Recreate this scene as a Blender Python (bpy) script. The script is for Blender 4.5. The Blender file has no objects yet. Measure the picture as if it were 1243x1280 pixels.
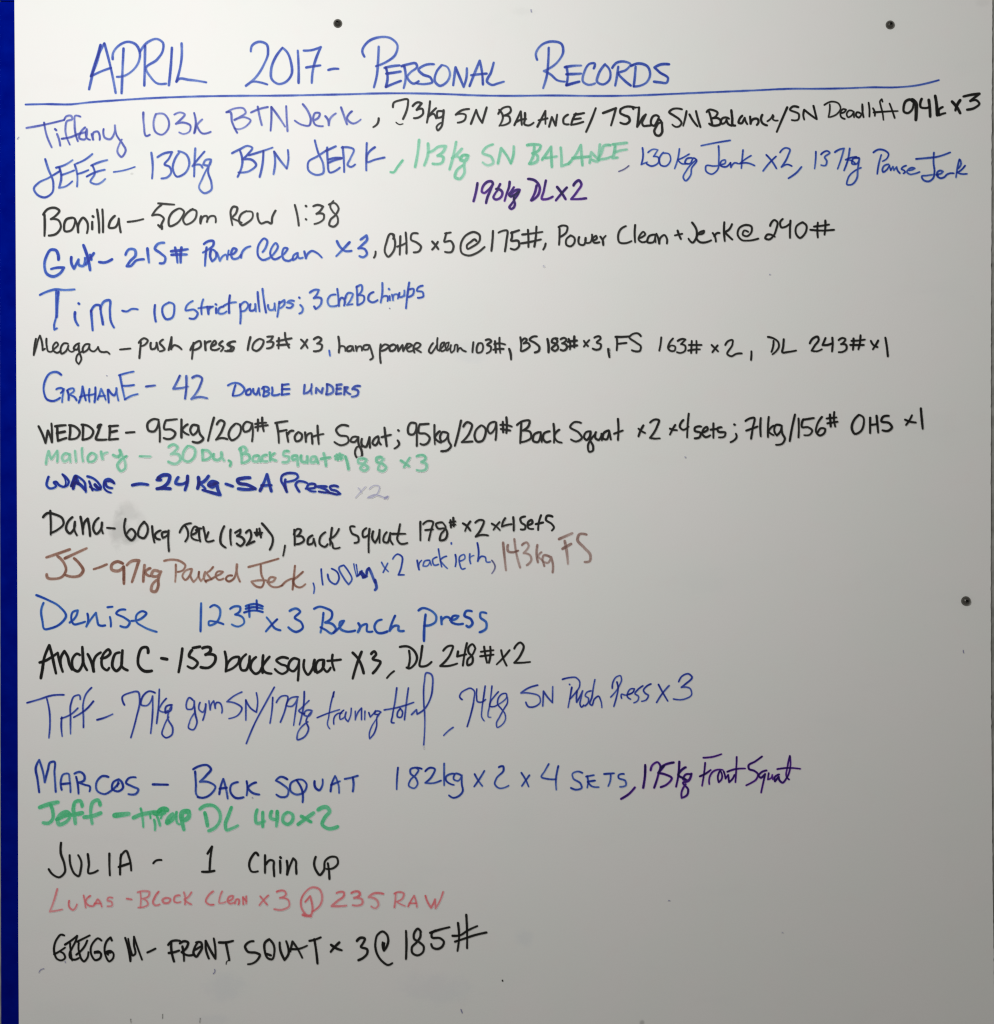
import bpy, bmesh, math, random
import numpy as np
from mathutils import Vector

# ------------------------------------------------------------------ camera, world, lamps, exposure
S = bpy.context.scene
C = S.collection
W_PX, H_PX, MM = 1243.0, 1280.0, 0.001          # one photo pixel is about one millimetre on the board
ZC = 1.50                                       # height of the middle of the view above the floor
def P(px, py):                                  # photo pixel -> point on the plane of the board (x, z)
    return ((px - W_PX/2)*MM, ZC + (H_PX/2 - py)*MM)

CAM_D = 1.6
cam_d = bpy.data.cameras.new('camera'); cam = bpy.data.objects.new('camera', cam_d); C.objects.link(cam)
cam.location = (0, -CAM_D, ZC); cam.rotation_euler = (math.radians(90), 0, 0)
cam_d.sensor_fit = 'HORIZONTAL'; cam_d.sensor_width = 36.0
cam_d.lens = 36.0*CAM_D/(W_PX*MM); cam_d.clip_start = 0.05; cam_d.clip_end = 50
S.camera = cam

world = bpy.data.worlds.new('World'); S.world = world; world.use_nodes = True
bg = world.node_tree.nodes['Background']
bg.inputs[0].default_value = (1.0, 0.965, 0.905, 1); bg.inputs[1].default_value = AMBIENT = 0.214

def area(name, px, py, dist, sx, sy, watts, color, aim):
    l = bpy.data.lights.new(name, 'AREA'); l.shape = 'RECTANGLE'; l.size = sx; l.size_y = sy
    l.energy = watts; l.color = color
    o = bpy.data.objects.new(name, l); C.objects.link(o)
    x, z = P(px, py); o.location = (x, -dist, z)
    ax, az = P(*aim)
    d = Vector((ax, 0, az)) - o.location
    o.rotation_euler = d.to_track_quat('-Z', 'Y').to_euler()
    return o
area('ceiling_light', 150, -60, 1.36, 0.5, 0.18, 19.2, (1.0, 0.998, 0.98), (150, -60))

S.view_settings.view_transform = 'Standard'; S.view_settings.look = 'None'
S.view_settings.exposure = 0.0; S.view_settings.gamma = 1.0
S.render.engine = 'CYCLES'
S.cycles.transparent_max_bounces = 16
S.cycles.max_bounces = 6
S.cycles.filter_width = 1.15

# ------------------------------------------------------------------ helpers
def link(name, me, mat=None, parent=None, **props):
    o = bpy.data.objects.new(name, me); C.objects.link(o)
    if mat is not None and me is not None: me.materials.append(mat)
    if parent is not None: o.parent = parent
    for k, v in props.items(): o[k] = v
    return o
def mesh_from_bm(name, bm, smooth=False):
    me = bpy.data.meshes.new(name); bm.to_mesh(me); bm.free()
    if smooth:
        for p in me.polygons: p.use_smooth = True
    return me
def lin(c):
    c = c/255.0
    return c/12.92 if c <= 0.04045 else ((c+0.055)/1.055)**2.4
def rgb(r, g, b): return (lin(r), lin(g), lin(b), 1)
def new_mat(name):
    m = bpy.data.materials.new(name); m.use_nodes = True
    nt = m.node_tree; return m, nt, nt.nodes['Principled BSDF']

# ------------------------------------------------------------------ the board's own colour, shared by the bare board and the inked parts of it
def board_group():
    g = bpy.data.node_groups.new('board_colour', 'ShaderNodeTree')
    g.interface.new_socket('Color', in_out='OUTPUT', socket_type='NodeSocketColor')
    g.interface.new_socket('Height', in_out='OUTPUT', socket_type='NodeSocketFloat')
    N, L = g.nodes, g.links
    out = N.new('NodeGroupOutput')
    geo = N.new('ShaderNodeNewGeometry')
    def noise(scale, detail=3.0, rough=0.55, src=None):
        n = N.new('ShaderNodeTexNoise'); n.inputs['Scale'].default_value = scale
        n.inputs['Detail'].default_value = detail; n.inputs['Roughness'].default_value = rough
        L.new((src or geo.outputs['Position']), n.inputs['Vector']); return n
    def ramp(src, a, b, lo=0.0, hi=1.0):
        m = N.new('ShaderNodeMapRange'); L.new(src, m.inputs[0]); m.interpolation_type = 'SMOOTHSTEP'
        for i, v in enumerate((a, b, lo, hi)): m.inputs[1+i].default_value = v
        return m.outputs[0]
    def mul(a, b):
        m = N.new('ShaderNodeMath'); m.operation = 'MULTIPLY'; L.new(a, m.inputs[0])
        if isinstance(b, float): m.inputs[1].default_value = b
        else: L.new(b, m.inputs[1])
        return m.outputs[0]
    def mix(fac, a, b):
        m = N.new('ShaderNodeMix'); m.data_type = 'RGBA'
        if isinstance(fac, float): m.inputs[0].default_value = fac
        else: L.new(fac, m.inputs[0])
        for i, v in ((6, a), (7, b)):
            if isinstance(v, tuple): m.inputs[i].default_value = v
            else: L.new(v, m.inputs[i])
        return m.outputs[2]
    # faint tint drift of the old coated hardboard
    tint = noise(9.0, 4.0)
    col = mix(ramp(tint.outputs[0], 0.38, 0.62), (0.750, 0.741, 0.729, 1), (0.738, 0.744, 0.724, 1))
    tint2 = noise(38.0, 3.0)
    col = mix(mul(ramp(tint2.outputs[0], 0.5, 0.75), 0.22), col, (0.755, 0.705, 0.69, 1))
    # half wiped marker haze in broad dry swipes
    sw = N.new('ShaderNodeMapping'); sw.inputs['Scale'].default_value = (1.0, 1.0, 2.6); sw.inputs['Rotation'].default_value = (0, 0.35, 0)
    L.new(geo.outputs['Position'], sw.inputs[0])
    haze = noise(5.5, 6.0, 0.6, sw.outputs[0])
    col = mix(mul(ramp(haze.outputs[0], 0.54, 0.74), 0.10), col, (0.60, 0.61, 0.63, 1))
    # smudges with a place and shape of their own: (px, py, rx, rz, tilt, strength)
    wob = noise(60.0, 5.0, 0.65)
    for (px, py, rx, rz, tilt, s, c) in SMUDGES:
        m = N.new('ShaderNodeMapping'); m.vector_type = 'POINT'
        x, z = P(px, py)
        # texture = R^-1 (p - c) / r
        sub = N.new('ShaderNodeVectorMath'); sub.operation = 'SUBTRACT'; L.new(geo.outputs['Position'], sub.inputs[0]); sub.inputs[1].default_value = (x, 0, z)
        rot = N.new('ShaderNodeVectorRotate'); rot.rotation_type = 'Y_AXIS'; rot.inputs['Angle'].default_value = math.radians(tilt); L.new(sub.outputs[0], rot.inputs['Vector'])
        sc = N.new('ShaderNodeVectorMath'); sc.operation = 'MULTIPLY'; L.new(rot.outputs[0], sc.inputs[0]); sc.inputs[1].default_value = (1000.0/rx, 0, 1000.0/rz)
        ln = N.new('ShaderNodeVectorMath'); ln.operation = 'LENGTH'; L.new(sc.outputs[0], ln.inputs[0])
        ad = N.new('ShaderNodeMath'); ad.operation = 'MULTIPLY_ADD'; L.new(wob.outputs[0], ad.inputs[0]); ad.inputs[1].default_value = 1.3; L.new(ln.outputs['Value'], ad.inputs[2])
        col = mix(mul(ramp(ad.outputs[0], 1.65, 0.95), s), col, c)
    L.new(col, out.inputs['Color'])
    peel = noise(420.0, 2.0, 0.5)
    L.new(peel.outputs[0], out.inputs['Height'])
    return g
GREY = (0.28, 0.28, 0.27, 1); BLUISH = (0.42, 0.47, 0.58, 1)
SMUDGES = [(149, 662, 14, 28, -8, .34, GREY), (160, 641, 18, 18, 0, .22, GREY), (164, 674, 16, 9, 20, .32, GREY),
           (176, 650, 10, 14, 10, .10, GREY), (280, 1234, 34, 24, 5, .12, BLUISH), (545, 1236, 60, 26, -4, .11, BLUISH), (265, 1275, 30, 10, 0, .10, BLUISH), (655, 1172, 14, 16, 0, .12, BLUISH),
           (803, 1279, 5, 5, 0, .55, GREY), (585, 440, 30, 18, 0, .10, BLUISH), (165, 217, 3, 2, 0, .3, GREY),
           (655, 14, 20, 8, 0, .06, GREY), (1228, 3, 13, 7, 0, .08, GREY)]
BOARD = board_group()

def board_material():
    m, nt, b = new_mat('whiteboard_coating')
    g = nt.nodes.new('ShaderNodeGroup'); g.node_tree = BOARD
    nt.links.new(g.outputs['Color'], b.inputs['Base Color'])
    b.inputs['Roughness'].default_value = 0.55; b.inputs['Specular IOR Level'].default_value = 0.3
    bp = nt.nodes.new('ShaderNodeBump'); bp.inputs['Strength'].default_value = 0.12; bp.inputs['Distance'].default_value = 0.0006
    nt.links.new(g.outputs['Height'], bp.inputs['Height']); nt.links.new(bp.outputs[0], b.inputs['Normal'])
    return m
M_BOARD = board_material()

def ink_material(name, colour):                 # colour = the ink at normal strength on a white ground
    m, nt, b = new_mat(name)
    N, L = nt.nodes, nt.links
    g = N.new('ShaderNodeGroup'); g.node_tree = BOARD
    at = N.new('ShaderNodeAttribute'); at.attribute_name = 'ink'
    k = [-math.log(max(lin(c), 0.004)) for c in colour]
    # dry streaks and beads in the ink film
    geo = N.new('ShaderNodeNewGeometry')
    n = N.new('ShaderNodeTexNoise'); n.inputs['Scale'].default_value = 520.0; n.inputs['Detail'].default_value = 3.0
    L.new(geo.outputs['Position'], n.inputs['Vector'])
    mr = N.new('ShaderNodeMapRange'); L.new(n.outputs[0], mr.inputs[0])
    for i, v in enumerate((0.3, 0.7, 0.82, 1.18)): mr.inputs[1+i].default_value = v
    d = N.new('ShaderNodeMath'); d.operation = 'MULTIPLY'; L.new(at.outputs['Fac'], d.inputs[0]); L.new(mr.outputs[0], d.inputs[1])
    comb = N.new('ShaderNodeCombineColor')
    for i in range(3):
        a = N.new('ShaderNodeMath'); a.operation = 'MULTIPLY'; a.inputs[1].default_value = -k[i]; L.new(d.outputs[0], a.inputs[0])
        e = N.new('ShaderNodeMath'); e.operation = 'EXPONENT'; L.new(a.outputs[0], e.inputs[0]); L.new(e.outputs[0], comb.inputs[i])
    mx = N.new('ShaderNodeMix'); mx.data_type = 'RGBA'; mx.blend_type = 'MULTIPLY'; mx.inputs[0].default_value = 1.0
    L.new(g.outputs['Color'], mx.inputs[6]); L.new(comb.outputs[0], mx.inputs[7])
    L.new(mx.outputs[2], b.inputs['Base Color'])
    b.inputs['Roughness'].default_value = 0.55; b.inputs['Specular IOR Level'].default_value = 0.3
    bp = N.new('ShaderNodeBump'); bp.inputs['Strength'].default_value = 0.12; bp.inputs['Distance'].default_value = 0.0006
    L.new(g.outputs['Height'], bp.inputs['Height']); L.new(bp.outputs[0], b.inputs['Normal'])
    return m
INKS = dict(blue=(70, 98, 198), violetblue=(92, 104, 196), deepblue=(52, 92, 204), darkblue=(54, 84, 190), denimblue=(46, 98, 204),
            indigo=(58, 78, 184), navy=(54, 82, 188), inkblue=(14, 48, 172), green=(146, 222, 190), thickgreen=(122, 228, 176),
            purple=(66, 20, 134), black=(30, 30, 28), boldblack=(16, 16, 14), brown=(168, 126, 112), palebrown=(176, 148, 142),
            pink=(255, 152, 160), greyblue=(112, 112, 158), paleviolet=(198, 198, 226))
HUE = dict(blue='blue', violetblue='blue', deepblue='blue', darkblue='blue', denimblue='blue', indigo='blue', navy='blue', inkblue='dark blue',
           green='green', thickgreen='green', purple='purple', black='black', boldblack='black', brown='brown', palebrown='faded brown',
           pink='pink', greyblue='greyish blue', paleviolet='faint violet')
NAMES_OF_PEOPLE = set('Tiffany JEFE Bonilla Gut TiM Meagan GRAHAME WEDDLE Mallory WADE Dana JJ Andrea Tiff MARCOS Jeff JULIA LUKAS GREGG M C Denise'.split())
M_INK = {k: ink_material(k + '_marker_ink', v) for k, v in INKS.items()}

# ------------------------------------------------------------------ setting: the wall the board is screwed to
def box(x0, x1, y0, y1, z0, z1):
    bm = bmesh.new(); bmesh.ops.create_cube(bm, size=1.0)
    for v in bm.verts:
        v.co = ((x0+x1)/2 + v.co.x*(x1-x0), (y0+y1)/2 + v.co.y*(y1-y0), (z0+z1)/2 + v.co.z*(z1-z0))
    return bm
m_wall, nt, b = new_mat('grey_wall_paint')
b.inputs['Roughness'].default_value = 0.75
geo = nt.nodes.new('ShaderNodeNewGeometry'); n = nt.nodes.new('ShaderNodeTexNoise'); n.inputs['Scale'].default_value = 60; n.inputs['Detail'].default_value = 5
nt.links.new(geo.outputs['Position'], n.inputs['Vector'])
cr = nt.nodes.new('ShaderNodeValToRGB'); cr.color_ramp.elements[0].position = .35; cr.color_ramp.elements[1].position = .65
cr.color_ramp.elements[0].color = (0.20, 0.20, 0.185, 1); cr.color_ramp.elements[1].color = (0.33, 0.33, 0.31, 1)
nt.links.new(n.outputs[0], cr.inputs[0]); nt.links.new(cr.outputs[0], b.inputs['Base Color'])
bp = nt.nodes.new('ShaderNodeBump'); bp.inputs['Strength'].default_value = 0.4; bp.inputs['Distance'].default_value = 0.001
nt.links.new(n.outputs[0], bp.inputs['Height']); nt.links.new(bp.outputs[0], b.inputs['Normal'])
BT = 0.0028                                      # board thickness; its face lies at y = 0
link('wall', mesh_from_bm('wall', box(-1.6, 1.6, BT + 0.0005, BT + 0.1, 0.0, 2.8)), m_wall, kind='structure')

# ------------------------------------------------------------------ the whiteboard
board = link('whiteboard', None, label='white dry-erase board covered in handwritten lines in blue, black, green, brown, purple and pink marker', category='whiteboard')
board.empty_display_size = 0.1
def edge_curve(pts, y):
    for (y0, x0), (y1, x1) in zip(pts, pts[1:]):
        if y <= y1: return x0 + (x1-x0)*(y-y0)/(y1-y0)
    return pts[-1][1]
RIGHT = [(-140, 1242.2), (0, 1241.1), (200, 1240.0), (400, 1239.3), (700, 1239.0), (860, 1239.3), (1000, 1240.4), (1100, 1241.2), (1220, 1243.0), (1400, 1245.5)]
LEFT = [(-140, 17.4), (0, 18.0), (140, 18.9), (600, 21.1), (800, 22.0), (1180, 23.0), (1280, 23.6), (1400, 24.2)]
rnd = random.Random(4)
def slab(y_of_face, thick, left, right, ys):
    bm = bmesh.new(); rows = []
    for py in ys:
        (x0, z), (x1, _) = P(left(py), py), P(right(py), py)
        rows.append([bm.verts.new((x0, y_of_face, z)), bm.verts.new((x1, y_of_face, z)), bm.verts.new((x1, y_of_face+thick, z)), bm.verts.new((x0, y_of_face+thick, z))])
    for a, c in zip(rows, rows[1:]):
        for i in range(4):
            j = (i+1) % 4; bm.faces.new((a[i], c[i], c[j], a[j]))
    bm.faces.new(rows[0]); bm.faces.new(rows[-1][::-1])
    bmesh.ops.recalc_face_normals(bm, faces=bm.faces)
    return bm
ys = [-140 + 4*i for i in range(386)]
jit = {py: (rnd.uniform(-.45, .25) if rnd.random() < .5 else 0.0) for py in ys}
bm = slab(0.0, BT, lambda y: edge_curve(LEFT, y), lambda y: edge_curve(RIGHT, y) + jit[y], ys)
link('panel', mesh_from_bm('panel', bm), M_BOARD, board)

# blue painted strip butting against the board's left edge
m_blue, nt, b = new_mat('blue_gloss_paint')
geo = nt.nodes.new('ShaderNodeNewGeometry'); n = nt.nodes.new('ShaderNodeTexNoise'); n.inputs['Scale'].default_value = 40; n.inputs['Detail'].default_value = 4
nt.links.new(geo.outputs['Position'], n.inputs['Vector'])
cr = nt.nodes.new('ShaderNodeValToRGB'); cr.color_ramp.elements[0].position = .3; cr.color_ramp.elements[1].position = .7
cr.color_ramp.elements[0].color = (0.0, 0.003, 0.17, 1); cr.color_ramp.elements[1].color = (0.0, 0.006, 0.225, 1)
nt.links.new(n.outputs[0], cr.inputs[0]); nt.links.new(cr.outputs[0], b.inputs['Base Color'])
b.inputs['Roughness'].default_value = 0.6; b.inputs['Specular IOR Level'].default_value = 0.0
strip = link('blue_trim', None, label='dark blue painted upright strip along the left edge of the whiteboard', category='trim')
sl = lambda y: -0.8 + 1.9*max(0.0, (y-300))/980.0
sr = lambda y: edge_curve(LEFT, y) - 0.35
ys1 = [1.6] + [20 + 20*i for i in range(70)]
ys2 = [-140, -70, 0.6]
for yy in (ys1, ys2):
    bm = slab(0.0008, BT - 0.0008, sl, sr, yy)
    link('strip', mesh_from_bm('strip', bm), m_blue, strip)

# screws
m_screw, nt, b = new_mat('dark_screw_steel')
b.inputs['Base Color'].default_value = (0.16, 0.155, 0.14, 1); b.inputs['Metallic'].default_value = 1.0; b.inputs['Roughness'].default_value = 0.24
m_rec, nt, b = new_mat('screw_recess')
b.inputs['Base Color'].default_value = (0.02, 0.02, 0.018, 1); b.inputs['Roughness'].default_value = 0.6
def screw(px, py, r, rot):
    prof = [(1.0, 0.0), (1.0, .10), (.97, .20), (.86, .40), (.68, .62), (.45, .80), (.36, .86)]
    bm = bmesh.new(); rings = []
    for (a, h) in prof:
        rings.append([bm.verts.new((r*a*math.cos(t), -r*h, r*a*math.sin(t))) for t in [2*math.pi*i/40 for i in range(40)]])
    for a, c in zip(rings, rings[1:]):
        for i in range(40): bm.faces.new((a[i], a[(i+1) % 40], c[(i+1) % 40], c[i]))
    # cross recess: an eight pointed inner ring that drops into the head
    def cross(i, s):
        t = 2*math.pi*i/40; k = abs(math.cos(2*t))**0.7
        return s*(0.17 + 0.19*k)
    lip = [bm.verts.new((r*cross(i, 1.0)*math.cos(2*math.pi*i/40), -r*.89, r*cross(i, 1.0)*math.sin(2*math.pi*i/40))) for i in range(40)]
    for i in range(40): bm.faces.new((rings[-1][i], rings[-1][(i+1) % 40], lip[(i+1) % 40], lip[i]))
    bmesh.ops.recalc_face_normals(bm, faces=bm.faces)
    me = mesh_from_bm('screw', bm, True)
    o = link('screw', me, m_screw, board)
    x, z = P(px, py); o.location = (x, 0, z); o.rotation_euler = (0, rot, 0)
    bm = bmesh.new()
    top = [bm.verts.new((r*cross(i, 1.0)*math.cos(2*math.pi*i/40), -r*.89, r*cross(i, 1.0)*math.sin(2*math.pi*i/40))) for i in range(40)]
    bot = [bm.verts.new((r*cross(i, .6)*math.cos(2*math.pi*i/40), -r*.2, r*cross(i, .6)*math.sin(2*math.pi*i/40))) for i in range(40)]
    for i in range(40): bm.faces.new((top[i], top[(i+1) % 40], bot[(i+1) % 40], bot[i]))
    bm.faces.new(bot)
    link('recess', mesh_from_bm('recess', bm), m_rec, o)
screw(422.4, 29.2, .0056, .3); screw(1113.0, 31.0, .0056, .9); screw(1207.8, 751.3, .0060, .6)

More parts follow.
